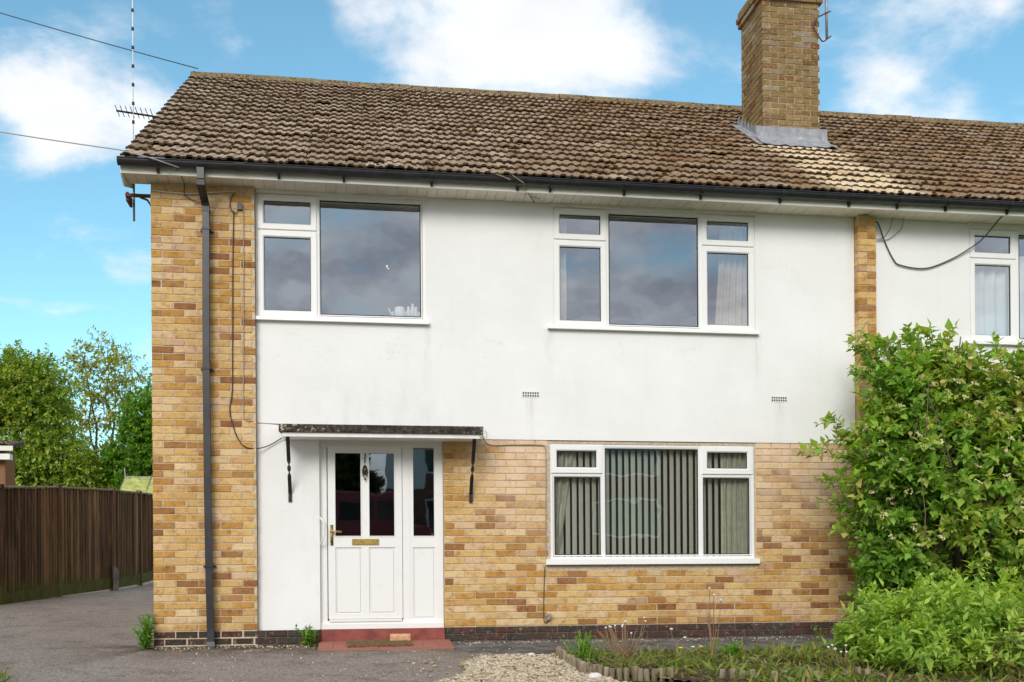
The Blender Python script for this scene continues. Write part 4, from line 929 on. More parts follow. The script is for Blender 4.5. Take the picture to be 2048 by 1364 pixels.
# aerial bracket on the chimney
ab = thing('chimney_aerial_bracket', 'rusty aerial pole and v shaped bracket on the right side of the chimney', 'aerial bracket', (8.34, 2.10, 7.83))
MB().tube([(.0, .0, .0), (-.01, 0, .85)], .019, 8).build('pole', 'galvanised', ab, True)
q = MB()
q.tube([(.045, -.02, .36), (-.02, -.02, .33), (-.13, -.02, .27), (-.20, -.02, .18), (-.20, -.02, .13), (-.14, -.02, .03), (-.08, -.02, -.05), (-.05, -.02, -.05), (0, -.02, -.01), (.05, -.02, .03)], .010, 6); q.build('bracket_arm', 'rust', ab)

# ------------------------------------------------------------------ foliage helpers
def leaf_mesh(name, P, D, N, L, Wd, rn, fold=.25, curl=.12):
    """one pointed leaf per row: base P, direction D, upward normal N, length L, half width L*Wd"""
    D = D / (np.linalg.norm(D, axis=1, keepdims=True) + 1e-9); S = np.cross(D, N); S /= (np.linalg.norm(S, axis=1, keepdims=True) + 1e-9); N = np.cross(S, D)
    L = L[:, None]; w = L * Wd
    base = P; mid = P + D * L * .48 - N * L * .03; tip = P + D * L - N * L * curl
    l = P + D * L * .42 + S * w + N * w * fold; r = P + D * L * .42 - S * w + N * w * fold
    V = np.stack([base, l, mid, r, tip], 1).reshape(-1, 3); n = len(P); o = np.arange(n)[:, None] * 5
    F = np.concatenate([o + np.array([0, 2, 1]), o + np.array([0, 3, 2]), o + np.array([1, 2, 4]), o + np.array([2, 3, 4])])
    return np_mesh(name, V, F, np.repeat(rn, 5))
def unit(a): return a / (np.linalg.norm(a, axis=-1, keepdims=True) + 1e-9)
def sprays(A, D, tl, nl, lsize, wd, droop=.3, spread=.9, stems=None, hue=None):
    """leafy twigs: anchor A, direction D, twig length tl, nl leaves each, in pairs"""
    n = len(A); D = unit(D); PP, DD, NN, LL, RR = [], [], [], [], []
    ref = unit(rng.normal(0, 1, (n, 3))); S = unit(np.cross(D, ref)); T = np.cross(D, S)
    tl = np.broadcast_to(tl, n); br = rng.random(n) if hue is None else hue; szn = rng.uniform(.7, 1.2, n)
    for k in range(nl):
        t_ = (k // 2 + .35) / (nl / 2); sd = 1 if k % 2 else -1; rot = (k // 2) * 1.57
        ax = S * math.cos(rot) + T * math.sin(rot)
        p = A + D * (tl * t_)[:, None] + np.array([0, 0, -1]) * (tl * droop * t_ * t_)[:, None]
        d = D * (.45 + .5 * t_) + ax * sd * spread + rng.normal(0, .22, (n, 3)) + np.array([0, 0, -.12]); 
        nn = np.array([0, 0, 1]) + rng.normal(0, .38, (n, 3)) + D * .25
        PP.append(p); DD.append(d); NN.append(nn); LL.append(lsize * rng.uniform(.5, 1.3, n) * szn * (1 - .3 * t_)); RR.append(np.clip(br * .75 + rng.normal(.12, .13, n), .01, .99))
    if stems is not None:
        for i in range(n): stems.tube([A[i], A[i] + D[i] * tl[i] * .5 + np.array([0, 0, -tl[i] * droop * .25]), A[i] + D[i] * tl[i] + np.array([0, 0, -tl[i] * droop])], [.006, .0045, .0025], 3, False)
    return [np.concatenate(x) for x in (PP, DD, NN, LL, RR)]
def clump(P, sc, ph=0.0):
    x, y, z = (P[:, 0] * sc, P[:, 1] * sc, P[:, 2] * sc)
    return (np.sin(x * 1.7 + ph + 1.3 * np.sin(z * 1.1)) + np.sin(z * 2.1 + ph * 2 + 1.2 * np.sin(y * 1.4 + x)) + np.sin(y * 1.9 - x * .7 + ph) + .7 * np.sin(x * 3.7 + z * 3.1)) / 3.7
def ell_points(ells, n, shell=.55):
    """points in a union of ellipsoids, more of them towards the skin; returns points and outward directions"""
    vol = np.array([e[1][0] * e[1][1] * e[1][2] for e in ells]) ** (2 / 3); pr = vol / vol.sum(); k = rng.choice(len(ells), n, p=pr)
    u = unit(rng.normal(0, 1, (n, 3))); r_ = (shell + (1 - shell) * rng.random(n)) * np.where(rng.random(n) < .12, 1.12, 1)
    c = np.array([e[0] for e in ells])[k]; a = np.array([e[1] for e in ells])[k]
    return c + u * a * r_[:, None], u
def limbs(base, tips, r0, bend=.25, n=6):
    q = MB()
    for tp in tips:
        b, t_ = Vector(base), Vector(tp); pts = []
        for i in range(n + 1):
            f_ = i / n; p = b.lerp(t_, f_); p.z = b.z + (t_.z - b.z) * (f_ ** .85); j = bend * math.sin(f_ * math.pi) * .3
            p += Vector((random.uniform(-j, j), random.uniform(-j, j), 0)); pts.append(p)
        q.tube(pts, [max(.006, r0 * (1 - .85 * i / n)) for i in range(n + 1)], 6)
    return q

# ------------------------------------------------------------------ the tall shrub in front of the party line
sh = thing('shrub', 'tall green flowering shrub covering the party wall on the right', 'shrub', (8.4, -.75, G(-.75)))
sx0, sy0, sz0 = sh.location
E_ = [((8.55, -.85, 1.15), (1.30, .75, 1.15)), ((8.05, -.80, 1.9), (.75, .55, .75)), ((8.9, -.8, 2.25), (.85, .6, .75)), ((9.7, -.9, 1.9), (.9, .7, 1.1)), ((8.35, -.7, 2.65), (.40, .35, .42)), ((7.55, -.75, 1.55), (.35, .4, .75)), ((7.72, -.72, 2.35), (.30, .3, .50)), ((7.86, -.7, 2.62), (.30, .3, .36)), ((8.3, -.72, 2.70), (.36, .32, .34)), ((9.35, -.8, 2.42), (.55, .45, .40)), ((7.6, -.9, .7), (.4, .4, .6)), ((9.8, -.9, .6), (.8, .7, .8))]
A, Dn = ell_points(E_, 5000, .40); ok = (A[:, 2] > .1) & (clump(A, 3.4) > rng.uniform(-.75, -.1, len(A)) + np.clip((A[:, 2] - 1.9) * .28, 0, .35) + np.clip((7.75 - A[:, 0]) * .5, 0, .3)); A, Dn = A[ok], Dn[ok]
spikes = []   # long leading shoots that break the outline
for (bx, bz, tx, tz) in [(7.75, 2.1, 7.42, 2.95), (7.8, 2.3, 7.35, 3.18), (7.9, 2.6, 7.50, 3.05), (8.2, 2.7, 8.16, 3.30), (8.3, 2.7, 8.32, 3.24), (8.25, 2.6, 8.05, 3.10), (8.75, 2.7, 8.83, 3.02), (8.9, 2.6, 9.02, 3.14), (9.2, 2.6, 9.26, 3.12), (9.35, 2.5, 9.34, 3.02), (9.7, 2.6, 9.66, 3.06), (9.8, 2.5, 9.85, 3.25), (7.5, 1.9, 7.02, 2.38), (7.45, 1.8, 7.12, 2.22), (7.4, 1.75, 6.90, 2.05), (7.45, 1.5, 7.02, 1.72), (7.4, 1.3, 7.12, 1.45), (7.45, 1.1, 7.2, 1.2), (8.55, 2.75, 8.6, 3.0), (8.0, 2.6, 7.92, 2.98), (7.9, 2.9, 7.62, 3.22), (8.0, 3.0, 7.95, 3.26), (7.8, 2.8, 7.45, 3.28), (7.75, 2.6, 7.38, 3.08)]:
    b, t_ = np.array([bx, -.75, bz]), np.array([tx, -.62, tz])
    for k in range(9): f_ = k / 9; spikes.append((b + (t_ - b) * f_ + rng.normal(0, .03, 3), (t_ - b) / np.linalg.norm(t_ - b) + rng.normal(0, .45, 3)))
A = np.concatenate([A, np.array([s[0] for s in spikes])]); Dn = np.concatenate([Dn, np.array([s[1] for s in spikes])])
Dn = unit(Dn * np.array([1, 1, .6]) + np.array([0, -.15, .35]) + rng.normal(0, .35, Dn.shape))
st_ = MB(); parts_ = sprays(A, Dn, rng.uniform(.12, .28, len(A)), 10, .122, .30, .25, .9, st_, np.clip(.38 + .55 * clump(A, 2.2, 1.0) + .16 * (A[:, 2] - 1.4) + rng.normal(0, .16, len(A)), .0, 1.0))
P_, D_, N_, L_, R_ = parts_
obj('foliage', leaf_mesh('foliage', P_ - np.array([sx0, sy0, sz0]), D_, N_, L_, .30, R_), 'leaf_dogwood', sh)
q = limbs((0, 0, 0), [(E[0][0] - sx0 + random.uniform(-.5, .5), E[0][1] - sy0 + random.uniform(-.2, .2), E[0][2] + .5 - sz0) for E in E_ for _ in range(2)], .028); q.add([tuple(Vector(v) - Vector((sx0, sy0, sz0))) for v in st_.v], st_.f); 
for _ in range(26):
    a_ = random.uniform(0, 6.3); bx_ = Vector((random.uniform(-.9, 1.2), random.uniform(-.55, -.1), random.uniform(.6, 2.0))); q.tube([bx_, bx_ + Vector((.18 * math.cos(a_), -.12, .35)), bx_ + Vector((.4 * math.cos(a_), -.16, .8))], [.009, .006, .003], 4)
q.build('branches', 'twig', sh)
fb = MB()      # flat cream flower heads
fp, fd = ell_points(E_, 420, .97)
for p in fp:
    if p[1] > -.7 or p[2] < .9: continue
    rad, tx_, ty_ = random.uniform(.03, .055), random.uniform(-.5, .5), random.uniform(.1, .8)
    for k in range(16):
        a, r_ = random.uniform(0, 6.3), rad * math.sqrt(random.random()); fb.ball((p[0] - sx0 + r_ * math.cos(a), p[1] - sy0 - .05 + r_ * math.sin(a) * .6, p[2] - sz0 + .05 + tx_ * r_ * math.cos(a) + ty_ * r_ * math.sin(a) + random.uniform(-.006, .006)), random.uniform(.006, .010))
fb.build('blossom', 'blossom_cream', sh)
# pale green lower shrub
lo = thing('shrub', 'low bushy pale green plant with narrow leaves in the front right corner', 'shrub', (7.45, -2.35, G(-2.35)))
sx0, sy0, sz0 = lo.location
E_ = [((7.25, -2.2, .10), (.80, .65, .48)), ((7.7, -2.3, .18), (.75, .6, .46)), ((6.85, -2.15, -.05), (.50, .5, .36)), ((8.25, -2.4, .12), (.6, .5, .45)), ((7.0, -2.75, -.08), (.6, .5, .35)), ((7.6, -2.9, -.05), (.7, .5, .38))]
A, Dn = ell_points(E_, 1700, .45); ok = (A[:, 2] > -.16) & (clump(A, 5.0, 2.0) > rng.uniform(-.9, -.2, len(A))); A, Dn = A[ok], Dn[ok]; Dn = unit(Dn * np.array([1, 1, .5]) + np.array([0, -.1, .9]) + rng.normal(0, .25, Dn.shape))
P_, D_, N_, L_, R_ = sprays(A, Dn, rng.uniform(.09, .19, len(A)), 10, .115, .15, .1, .85, None, np.clip(.45 + .5 * clump(A, 3.5, .5) + rng.normal(0, .2, len(A)), 0, 1))
obj('foliage', leaf_mesh('foliage', P_ - np.array([sx0, sy0, sz0]), D_, N_, L_, .21, R_), 'leaf_bright', lo)
limbs((0, 0, 0), [(random.uniform(-.8, .8), random.uniform(-.4, .4), random.uniform(.3, .65)) for _ in range(14)], .010, .1).build('branches', 'leaf_bright', lo)
dr = thing('plant', 'withered brown and yellow leafy plant at the right edge before the pale shrub', 'plant', (7.85, -3.1, G(-3.1)))
sx0, sy0, sz0 = dr.location
E_ = [((7.75, -3.05, .0), (.42, .3, .36)), ((7.45, -3.25, -.12), (.4, .3, .25)), ((8.1, -3.0, .08), (.4, .35, .42))]
A, Dn = ell_points(E_, 420, .4); Dn = unit(Dn * .5 + np.array([0, 0, .8]) + rng.normal(0, .4, Dn.shape))
P_, D_, N_, L_, R_ = sprays(A, Dn, rng.uniform(.06, .15, len(A)), 10, .07, .12, .3, .8)
obj('foliage', leaf_mesh('foliage', P_ - np.array([sx0, sy0, sz0]), D_, N_, L_, .13, R_), 'leaf_dry', dr)
limbs((0, 0, 0), [(random.uniform(-.4, .4), random.uniform(-.25, .25), random.uniform(.2, .5)) for _ in range(10)], .006, .1).build('branches', 'dry_stem', dr)

# ------------------------------------------------------------------ trees beyond the fence
def far(p, k): return (1.984 + (p[0] - 1.984) * k, -11.22 + (p[1] + 11.22) * k, .688 + (p[2] - .688) * k)
def tree(name, label, base, ells, n, lsize, wd, mat, r0, tl=(.3, .6), nl=10, shell=.35, group=None, twigs=False):
    t_ = thing(name, label, 'tree', base, group); b = np.array(base)
    A, Dn = ell_points(ells, n, shell); Dn = unit(Dn * np.array([1, 1, .7]) + np.array([0, 0, .15]) + rng.normal(0, .4, Dn.shape))
    tw = MB() if twigs else None
    P_, D_, N_, L_, R_ = sprays(A - b, Dn, rng.uniform(*tl, len(A)), nl, lsize, wd, .25, .9, tw)
    obj('crown', leaf_mesh('crown', P_, D_, N_, L_, wd, R_), mat, t_)
    q = limbs((0, 0, 0), [tuple(np.array(e[0]) - b + np.array([0, 0, e[1][2] * .5])) for e in ells], r0, .5, 8)
    if tw: q.add(tw.v, tw.f)
    q.build('trunk', 'bark', t_); return t_
tree('broad_tree', 'dense mid green tree rising behind the wooden fence at the far left', (-6.4, 17.4, .75),
     [((-6.6, 17.3, 5.5), (1.0, .9, 1.05)), ((-5.8, 17.2, 5.2), (.75, .9, 1.25)), ((-7.6, 17.4, 5.3), (1.0, .9, 1.2)), ((-5.4, 17.1, 3.6), (.85, .8, 1.0)), ((-6.5, 16.9, 3.2), (1.2, .8, 1.3)), ((-4.8, 17.1, 3.2), (.55, .7, .8)), ((-7.9, 17.2, 2.8), (1.0, .8, 1.2)), ((-5.6, 17.1, 2.3), (1.2, .8, .8))], 8000, .13, .29, 'leaf_tree', .16, (.2, .45))
tree('sparse_tree', 'thin open tree with bare branches showing against the sky', (-4.9, 21.2, .9),
     [((-5.6, 21.2, 6.2), (.75, .6, .55)), ((-5.0, 21.2, 7.15), (.7, .6, .45)), ((-4.3, 21.2, 6.4), (.65, .6, .6)), ((-5.9, 21.3, 5.3), (.6, .6, .45)), ((-4.7, 21.2, 5.5), (.6, .5, .4)), ((-5.4, 21.2, 4.4), (.55, .5, .4)), ((-5.0, 21.2, 3.7), (.5, .5, .5)), ((-5.7, 21.2, 7.0), (.4, .4, .3))], 520, .16, .27, 'leaf_sparse', .07, (.35, .7), 10, .25, twigs=True)
tree('round_tree', 'rounded bright green tree touching the house corner above the fence', (-3.1, 17.4, .75),
     [(far(c, 1.11), tuple(1.11 * v for v in r)) for c, r in [((-2.65, 14.6, 4.35), (.60, .5, .75)), ((-2.9, 14.5, 3.4), (.70, .5, .8)), ((-2.2, 14.5, 3.9), (.6, .5, .95)), ((-3.1, 14.5, 2.7), (.75, .5, .6)), ((-2.2, 14.6, 2.8), (.8, .5, .8)), ((-3.5, 14.7, 2.5), (.6, .5, .6)), ((-3.3, 14.7, 3.3), (.45, .4, .5))]], 4200, .13, .29, 'leaf_green', .10, (.15, .35))

# ------------------------------------------------------------------ fence
fpts = [(-4.05, 4.9), (-3.56, 6.78), (-3.14, 8.55), (-2.62, 10.45), (-2.44, 12.2), (-2.40, 14.0)]
fbase = [.10, .225, .372, .478, .56, .66]
flab = ['dark brown feather edge fence panel nearest the street, cut by the left edge of view', 'second dark brown feather edge fence panel with mossy gravel board', 'third fence panel, ending at the short concrete post', 'reddish brown fence panel nearest the house corner', 'farthest fence panel hidden behind the house corner']
bm = {}
for i in range(5):
    (xa, ya), (xb, yb2) = fpts[i], fpts[i + 1]; za, zb = fbase[i], fbase[i + 1]
    L = math.hypot(xb - xa, yb2 - ya); ang = math.atan2(yb2 - ya, xb - xa)
    f_ = thing('fence_panel', flab[i], 'fence panel', (xa, ya, za), 'fence panels along the drive'); f_.rotation_euler = (0, 0, ang)
    k = (zb - za) / L; n = int(L / .1)
    for j in range(n):
        u = j * L / n; w = L / n + .012
        key = round(w, 3)
        if key not in bm:
            mm = MB(); mm.add([(0, -.022, 0), (w, -.006, 0), (w, 0, 0), (0, 0, 0), (0, -.022, 1.715), (w, -.006, 1.715), (w, 0, 1.715), (0, 0, 1.715)], [(0, 3, 2, 1), (4, 5, 6, 7), (0, 1, 5, 4), (1, 2, 6, 5), (2, 3, 7, 6), (3, 0, 4, 7)]); bm[key] = mm.mesh('board'); bm[key].materials.append(MAT['fence_wood'])
        o = obj('board', bm[key], None, f_, (u, random.uniform(-.003, .003), .20 + k * u + random.uniform(-.006, .006)))
    q = MB(); q.add([(0, -.03, .0), (L, -.03, zb - za), (L, .005, zb - za), (0, .005, 0), (0, -.03, .215), (L, -.03, .215 + zb - za), (L, .005, .215 + zb - za), (0, .005, .215)], [(0, 3, 2, 1), (4, 5, 6, 7), (0, 1, 5, 4), (1, 2, 6, 5), (2, 3, 7, 6), (3, 0, 4, 7)]); q.build('gravel_board', 'fence_wood', f_)
    q = MB(); q.add([(0, -.045, 1.92), (L, -.045, 1.92 + zb - za), (L, .025, 1.92 + zb - za), (0, .025, 1.92), (0, -.045, 1.945), (L, -.045, 1.945 + zb - za), (L, .025, 1.955 + zb - za), (0, .025, 1.955)], [(0, 3, 2, 1), (4, 5, 6, 7), (0, 1, 5, 4), (1, 2, 6, 5), (2, 3, 7, 6), (3, 0, 4, 7)]); q.build('capping', 'weathered_wood', f_)
    for rz in (.45, 1.0, 1.55):
        q = MB(); q.add([(0, .003, rz), (L, .003, rz + zb - za), (L, .04, rz + zb - za), (0, .04, rz), (0, .003, rz + .07), (L, .003, rz + .07 + zb - za), (L, .04, rz + .07 + zb - za), (0, .04, rz + .07)], [(0, 3, 2, 1), (4, 5, 6, 7), (0, 1, 5, 4), (1, 2, 6, 5), (2, 3, 7, 6), (3, 0, 4, 7)]); q.build('rail', 'fence_wood', f_)
    q = MB(); q.box(-.05, .05, -.05, .05, -.3, 1.98); q.build('post', 'fence_wood', f_)
q = MB(); q.prism([(-.05, -.3), (.05, -.3), (.05, .36), (.02, .42), (-.05, .45)], 'x', -.05, .05)
cpo = q.build('repair_post', 'concrete', loc=(-2.54, 10.36, .47)); cpo.rotation_euler.z = R(-75); tag(cpo, 'short pale concrete repair spur at the foot of the fence', 'concrete post')

# ------------------------------------------------------------------ small buildings beyond the fence
gh = thing('greenhouse', 'small greenhouse with mossy panes just showing over the fence', 'greenhouse', (-2.6, 15.6, .66))
q = MB(); pane_m = plain('mossy_pane', (.36, .38, .10), .6, var=.45, vs=7)
X0, X1 = -.80, 1.4; RZ, EZ = 2.47, 1.95
for x in (X0, X0 + .62, X0 + 1.24, X1):
    q.tube([(x, -.85, 0), (x, -.85, EZ), (x + .02, -.1, RZ), (x, .65, EZ), (x, .65, 0)], .018, 5)
q.tube([(X0, -.85, EZ), (X1, -.85, EZ)], .018, 5); q.tube([(X0, -.1, RZ), (X1, -.1, RZ)], .022, 5); q.tube([(X0 + .02, -.1, RZ), (X0 + .0, -.1, RZ + .22)], .014, 5); q.build('frame', 'galvanised', gh)
for a, b in ((X0, X0 + .62), (X0 + .62, X0 + 1.24), (X0 + 1.24, X1)):
    p_ = MB(); p_.quad((a + .01, -.86, EZ + .01), (b - .01, -.86, EZ + .01), (b - .01, -.11, RZ), (a + .01, -.11, RZ)); p_.build('roof_pane', 'mossy_pane', gh)
    p_ = MB(); p_.quad((a + .01, -.86, 0), (b - .01, -.86, 0), (b - .01, -.86, EZ), (a + .01, -.86, EZ)); p_.build('side_pane', 'glass', gh)
gar = thing('outbuilding', 'corner of a tiled outbuilding roof at the far left over the fence', 'outbuilding', (-5.95, 12.2, .55))
q = MB(); q.box(-3.0, .80, .1, .75, 0, 2.84); q.build('wall', 'fence_wood', gar)
q = MB(); q.prism([(-.1, 2.86), (-.1, 2.92), (.8, 3.10), (.8, 3.03)], 'x', -3.1, .98); rf_ = q.build('roof', 'opp_roof', gar)
for k in range(20):
    me_i = TM[k % 6]
    for r_ in range(3):
        o = obj('tile', me_i, None, rf_, (-3.1 + k * .2, -.14 + r_ * .27, 2.915 + r_ * .054)); o.rotation_euler.x = math.atan2(.38, 1.9)
MB().box(-3.1, 1.02, -.135, -.11, 2.80, 2.90).build('fascia', 'fascia_white', gar)
MB().box(.5, .95, -.10, .1, 2.62, 2.74).build('lamp_box', 'white_paint', gar)

# ------------------------------------------------------------------ bed: edging, gravel, weeds
ed = thing('log_edging', 'curved low edging of small upright half logs round the flower bed', 'edging', (3.95, -1.3, G(-1.3)))
path = curve_pts([(3.965, -1.21, 0), (3.945, -1.67, 0), (3.945, -2.09, 0), (3.985, -2.48, 0), (4.16, -2.65, 0), (4.46, -2.78, 0), (5.0, -2.90, 0), (5.6, -2.98, 0), (6.2, -3.05, 0)], 14)
d = 0; last = None; lg = []
for p in path:
    if last is None or (p - last).length > .048: lg.append(p); last = p
me = MB(); me.lathe([(.0, -.1), (.026, -.1), (.026, .085), (.020, .094), (0, .096)], (0, 0, 0), 8); lgm = me.mesh('half_log', True); lgm.materials.append(MAT['weathered_wood'])
for p in lg:
    if 4.62 < p.x < 4.95 or (5.2 < p.x and random.random() < .35): continue
    o = obj('half_log', lgm, None, ed, (p.x - 3.95, p.y + 1.3, G(p.y) - G(-1.3) + random.uniform(-.02, .012))); o.rotation_euler = (random.gauss(0, .05), random.gauss(0, .05), random.random() * 6)
# pale stone chippings
gv = MB()
def in_gravel(x, y):
    if not (-3.6 < y < -1.2): return False
    left = 2.86 + .42 * (1 - min(1, max(0, (-1.2 - y) / .9))) + .10 * math.sin(y * 5) - max(0, -2.3 - y) * .25
    return left < x < 3.93 + .02 * math.sin(y * 9) + max(0, -2.4 - y) * .45
cnt = 0
while cnt < 5200:
    x, y = random.uniform(2.5, 4.5), random.uniform(-3.6, -1.2)
    if in_gravel(x, y) or (random.random() < .012 and x < 4):
        r_ = random.uniform(.008, .019); gv.ball((x, y, G(y) + r_ * .5 + random.uniform(0, .015)), r_, random.random() * .98 + .01, (random.uniform(.8, 1.5), random.uniform(.7, 1.2), .75)); cnt += 1
stuff(gv.build('gravel', 'gravel_stone'), 'patch of pale stone chippings on the drive beside the bed', 'gravel')
sl_ = MB(); 
for _ in range(900):     # loose grit swept against the plinth and scattered on the drive
    x = random.uniform(.02, 7.2); y = -abs(random.gauss(.02, .10)) - .02 if random.random() < .7 else random.uniform(-2.6, -.1)
    if 1.62 < x < 3.06 and y > -.55: continue
    r_ = random.uniform(.004, .011); sl_.ball((x, y, G(y) + r_ * .4), r_, random.random() * .98 + .01)
stuff(sl_.build('grit', 'gravel_stone'), 'scattered grit and crumbs along the foot of the wall', 'grit')
def stone(x, y, r_, label):
    q = MB(); q.ball((0, 0, 0), r_, 0, (1.35, 1, .75)); o = q.build('stone', 'stone_white', None, True, (x, y, G(y) + r_ * .45)); sd = o.modifiers.new('s', 'SUBSURF'); sd.levels = sd.render_levels = 2; return tag(o, label, 'stone')
stone(3.97, -2.74, .06, 'rounded white stone lying in front of the log edging'); stone(3.70, -1.22, .035, 'small pale pebble on the concrete beside the log edging')

def weed(name, label, x, y, h, n, lsize, wd, mat, spread=.12, cat='weed', upright=.8, nl=12, stems=None, flowers=None, petal=None):
    t_ = thing(name, label, cat, (x, y, G(y) + .01)); A = np.zeros((n, 3)); A[:, :2] = rng.normal(0, spread * .3, (n, 2))
    D = np.stack([rng.normal(0, spread, n), rng.normal(0, spread, n), np.full(n, h * upright)], 1); tl = np.linalg.norm(D, axis=1) * rng.uniform(.6, 1.15, n)
    s_ = MB(); P_, D_, N_, L_, R_ = sprays(A, D, tl, nl, lsize, wd, .12, .9, s_); obj('leaves', leaf_mesh('leaves', P_, D_, N_, L_, wd, R_), mat, t_); s_.build('stems', stems or mat, t_)
    if flowers:
        for (fx, fy, fz, fr_) in flowers:
            q = MB(); q.tube([(fx * .3, fy * .3, 0), (fx * .8, fy * .8, fz * .6), (fx, fy, fz)], .0035, 4); q.build('flower_stalk', 'dry_stem', t_)
            q = MB(); q.lathe([(0, -.004), (fr_ * .7, .0), (fr_, .008), (fr_ * .6, .014), (0, .012)], (fx, fy, fz), 9); q.build('flower_head', petal or 'petal_white', t_)
    return t_
weed('corner_weed', 'upright leafy green weed growing at the foot of the house corner', -.06, -.10, .44, 18, .085, .18, 'leaf_green', .075, nl=22)
weed('door_weed', 'small leafy weed sprouting beside the red doorstep', 1.56, -.10, .26, 11, .08, .18, 'leaf_green', .07, nl=14)
weed('herb_clump', 'dark green bushy herb just inside the left end of the bed edging', 4.10, -1.75, .36, 26, .07, .11, 'leaf_green', .10, 'plant', nl=14)
weed('dry_flower_stalks', 'cluster of tall dead brown flower stalks in the bed', 4.42, -1.95, .44, 26, .03, .12, 'leaf_dry', .13, 'plant', nl=8, stems='dry_stem', flowers=[(random.uniform(-.2, .2), random.uniform(-.12, .12), random.uniform(.26, .42), .010) for _ in range(11)])
weed('green_clump', 'fresh green clump at the foot of the dead stalks', 4.36, -2.32, .22, 22, .08, .10, 'leaf_weed', .16, 'plant', nl=8)
weed('tall_dry_stem', 'thin bare brown stems with pale seed heads in mid bed', 5.32, -1.75, .62, 6, .03, .12, 'leaf_dry', .05, 'plant', nl=6, stems='dry_stem', flowers=[(-.02, 0, .66, .012), (.03, .02, .60, .012), (.09, 0, .55, .012)])
weed('dandelion', 'yellow dandelion flowers low at the middle of the bed', 4.95, -2.15, .10, 12, .10, .13, 'leaf_weed', .14, 'weed', .5, 6, flowers=[(-.06, 0, .16, .022), (.12, -.02, .17, .020)], petal='petal_yellow')
weed('daisy', 'white round seed heads on thin stalks near the concrete path', 5.02, -1.62, .12, 10, .07, .12, 'leaf_weed', .10, 'weed', .5, 6, flowers=[(-.05, 0, .27, .018), (.08, 0, .19, .018), (.16, 0, .10, .018)])
weed('broad_weed', 'broad leafed weed with dark leaves right of the dry stems', 5.52, -1.72, .22, 10, .10, .24, 'leaf_green', .09, 'weed', nl=8)
weed('thistle', 'spreading grey green weed with jagged leaves near the shrub', 6.02, -2.05, .26, 16, .14, .13, 'leaf_weed', .18, 'weed', .6, 8)
weed('leafy_sapling', 'small sapling with a few round yellow green leaves by the plinth', 6.55, -1.35, .40, 3, .085, .32, 'leaf_weed', .05, 'sapling', nl=8)
weed('white_flower_stem', 'stem of white flowers leaning out beside the tall shrub', 6.62, -2.0, .38, 5, .05, .15, 'leaf_green', .09, 'plant', nl=6, flowers=[(-.03, 0, .36, .022), (.01, 0, .44, .026), (.05, 0, .50, .028), (.12, 0, .52, .026), (.15, 0, .34, .018)])
weed('pink_tuft', 'faded pinkish flower tuft low beside the pale shrub', 6.28, -2.45, .16, 14, .05, .14, 'leaf_dry', .13, 'plant', nl=8, flowers=[(random.uniform(-.1, .1), random.uniform(-.1, .1), random.uniform(.12, .2), .012) for _ in range(8)])
weed('border_plant', 'pale green leaf tips at the bottom left corner of the drive', -.80, -2.28, .18, 7, .16, .10, 'leaf_weed', .12, 'plant', .6, 6)
# low grass and creeping weeds filling the bed
n = 2500; X = rng.uniform(3.96, 7.6, n * 2); Y = rng.uniform(-3.9, -1.25, n * 2)
keep = np.array([bed_in(x, y) and (rng.random() < .35 + .65 * (math.sin(x * 4.1 + y * 3) * .5 + .5)) for x, y in zip(X, Y)]); X, Y = X[keep][:n], Y[keep][:n]; n = len(X)
P_ = np.stack([X, Y, np.array([G(y) for y in Y]) + .015], 1); D_ = np.stack([rng.normal(0, .6, n), rng.normal(0, .6, n), rng.uniform(.25, 1, n)], 1)
stuff(obj('ground_cover', leaf_mesh('ground_cover', P_, D_, np.array([0, 0, 1]) + rng.normal(0, .5, (n, 3)), rng.uniform(.05, .17, n), .09, np.clip(rng.random(n) * .9 + .05, .01, .99), .2, .25), 'leaf_weed'), 'low grass and creeping weeds filling the flower bed', 'ground cover')
n = 1800; X = rng.uniform(3.96, 7.6, n); Y = rng.uniform(-3.8, -1.2, n); kk = [bed_in(a, b) for a, b in zip(X, Y)]; X, Y = X[kk], Y[kk]; n = len(X)
P_ = np.stack([X, Y, np.array([G(y) for y in Y]) + .02], 1); D_ = np.stack([rng.normal(0, 1, n), rng.normal(0, 1, n), rng.uniform(0, .5, n)], 1)
stuff(obj('leaf_litter', leaf_mesh('leaf_litter', P_, D_, np.array([0, 0, 1]) + rng.normal(0, .5, (n, 3)), rng.uniform(.03, .10, n), .12, rng.uniform(.01, .99, n), .2, .1), 'leaf_dry'), 'dry leaves and straw lying on the bed soil', 'leaf litter')

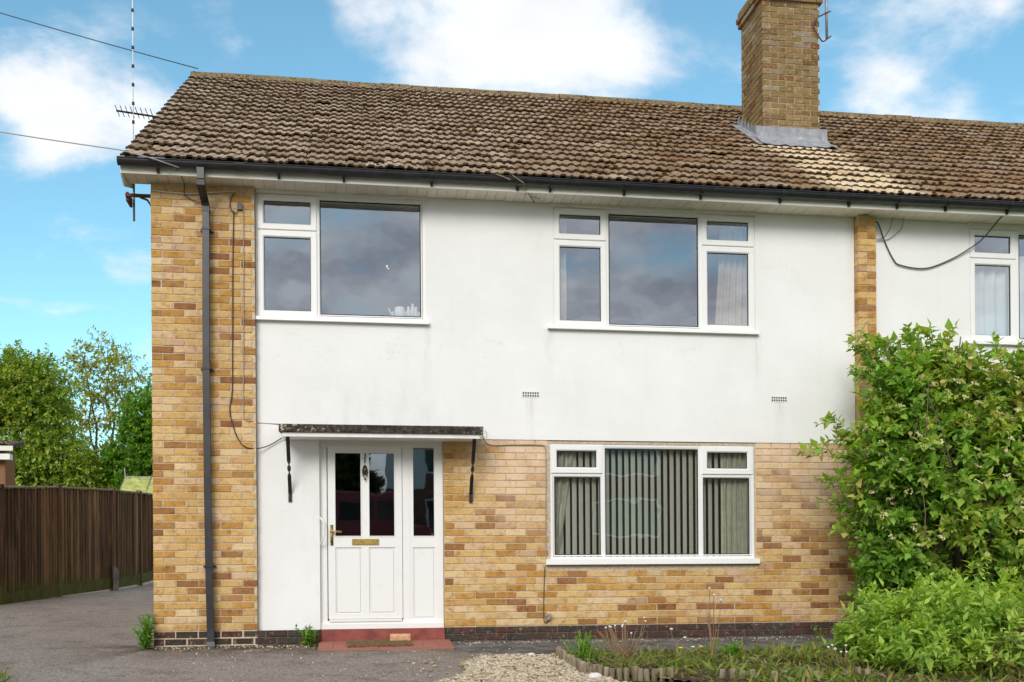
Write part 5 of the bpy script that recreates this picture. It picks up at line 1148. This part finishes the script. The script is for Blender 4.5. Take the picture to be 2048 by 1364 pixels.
# ------------------------------------------------------------------ across the street (mirrored in the glass)
oh = thing('house', 'red brick house across the street mirrored in the front door glass', 'house', (9.5, -27, G(-27)))
q = wall_holes(-6.2, 8.0, 0, 2.6, [(-4.8, -2.6, .9, 2.3), (1.5, 4.0, .9, 2.3)], -.25, 0); q.build('wall', 'opp_brick', oh); q = wall_holes(-6.2, 8.0, 2.605, 5.2, [(-4.8, -2.6, 3.2, 4.5), (1.5, 4.0, 3.2, 4.5)], -.25, 0); q.build('tile_hung_wall', 'opp_brick', oh); MB().box(-6.2, -4.81, .001, .02, 2.62, 5.18).build('render_panel', 'white_render', oh)
MB().prism([(-8, 5.2), (.4, 5.2), (-3.8, 8.2)], 'x', -6.5, 8.3).build('roof', 'opp_roof', oh)
for a, b, c, d_ in ((-4.8, -2.6, .9, 2.3), (1.5, 4.0, .9, 2.3), (-4.8, -2.6, 3.2, 4.5), (1.5, 4.0, 3.2, 4.5)):
    w_ = MB(); w_.ring(a, b, c, d_, .08, -.14, -.08); w_.v = [(x, -y - .2, z) for x, y, z in w_.v]; w = w_.build('window', 'upvc', oh); MB().quad((a, -.12, c), (b, -.12, c), (b, -.12, d_), (a, -.12, d_)).build('pane', 'car_glass', w)
hd = thing('evergreen_tree', 'dark evergreen tree across the street mirrored in the front door glass', 'tree', (-2.2, -26.5, G(-26)))
A, Dn = ell_points([((-1.5, 0, 3.0), (3.4, 1.2, 3.0)), ((2.0, 0, 3.2), (2.2, 1.0, 3.2)), ((-4, 0, 2.6), (3.0, 1.2, 2.6)), ((3.6, 0, 2.0), (1.4, 1.0, 2.0))], 4500, .35)
P_, D_, N_, L_, R_ = sprays(A, Dn + rng.normal(0, .3, Dn.shape), rng.uniform(.3, .6, len(A)), 8, .55, .38)
obj('crown', leaf_mesh('crown', P_, D_, N_, L_, .3, R_), 'leaf_hedge', hd); MB().tube([(0, 0, 0), (0, 0, 3.5)], [.25, .1], 8).build('trunk', 'bark', hd)
van = thing('parked_van', 'red van parked across the street mirrored in the front door glass', 'van', (2.2, -23.2, G(-23.2)))
q = MB(); q.prism([(-2.3, .35), (2.3, .35), (2.35, .95), (1.75, 1.15), (1.2, 2.15), (-2.2, 2.25), (-2.35, 1.9)], 'y', -.9, .9); bd = q.build('body', 'red_car', van); bv = bd.modifiers.new('b', 'BEVEL'); bv.width = .08; bv.segments = 3
for a, b in ((-1.9, -.7), (-.5, .55), (.7, 1.35)): MB().prism([(a, 1.25), (b, 1.25), (b - (.25 if b > 1 else 0), 1.85), (a, 1.85)], 'y', .9, .905).build('window', 'car_glass', van)
for wx in (-1.5, 1.5):
    for wy in (-.78, .78):
        q = MB(); q.tube([(wx, wy - .1, .32), (wx, wy + .1, .32)], .32, 20); wh = q.build('wheel', 'rubber', van); MB().tube([(wx, wy - .115, .32), (wx, wy + .115, .32)], .18, 14).build('rim', 'galvanised', wh)
for ly_ in (-.65, .65): MB().ball((2.32, ly_, .8), .1).build('headlight', 'petal_white', van)
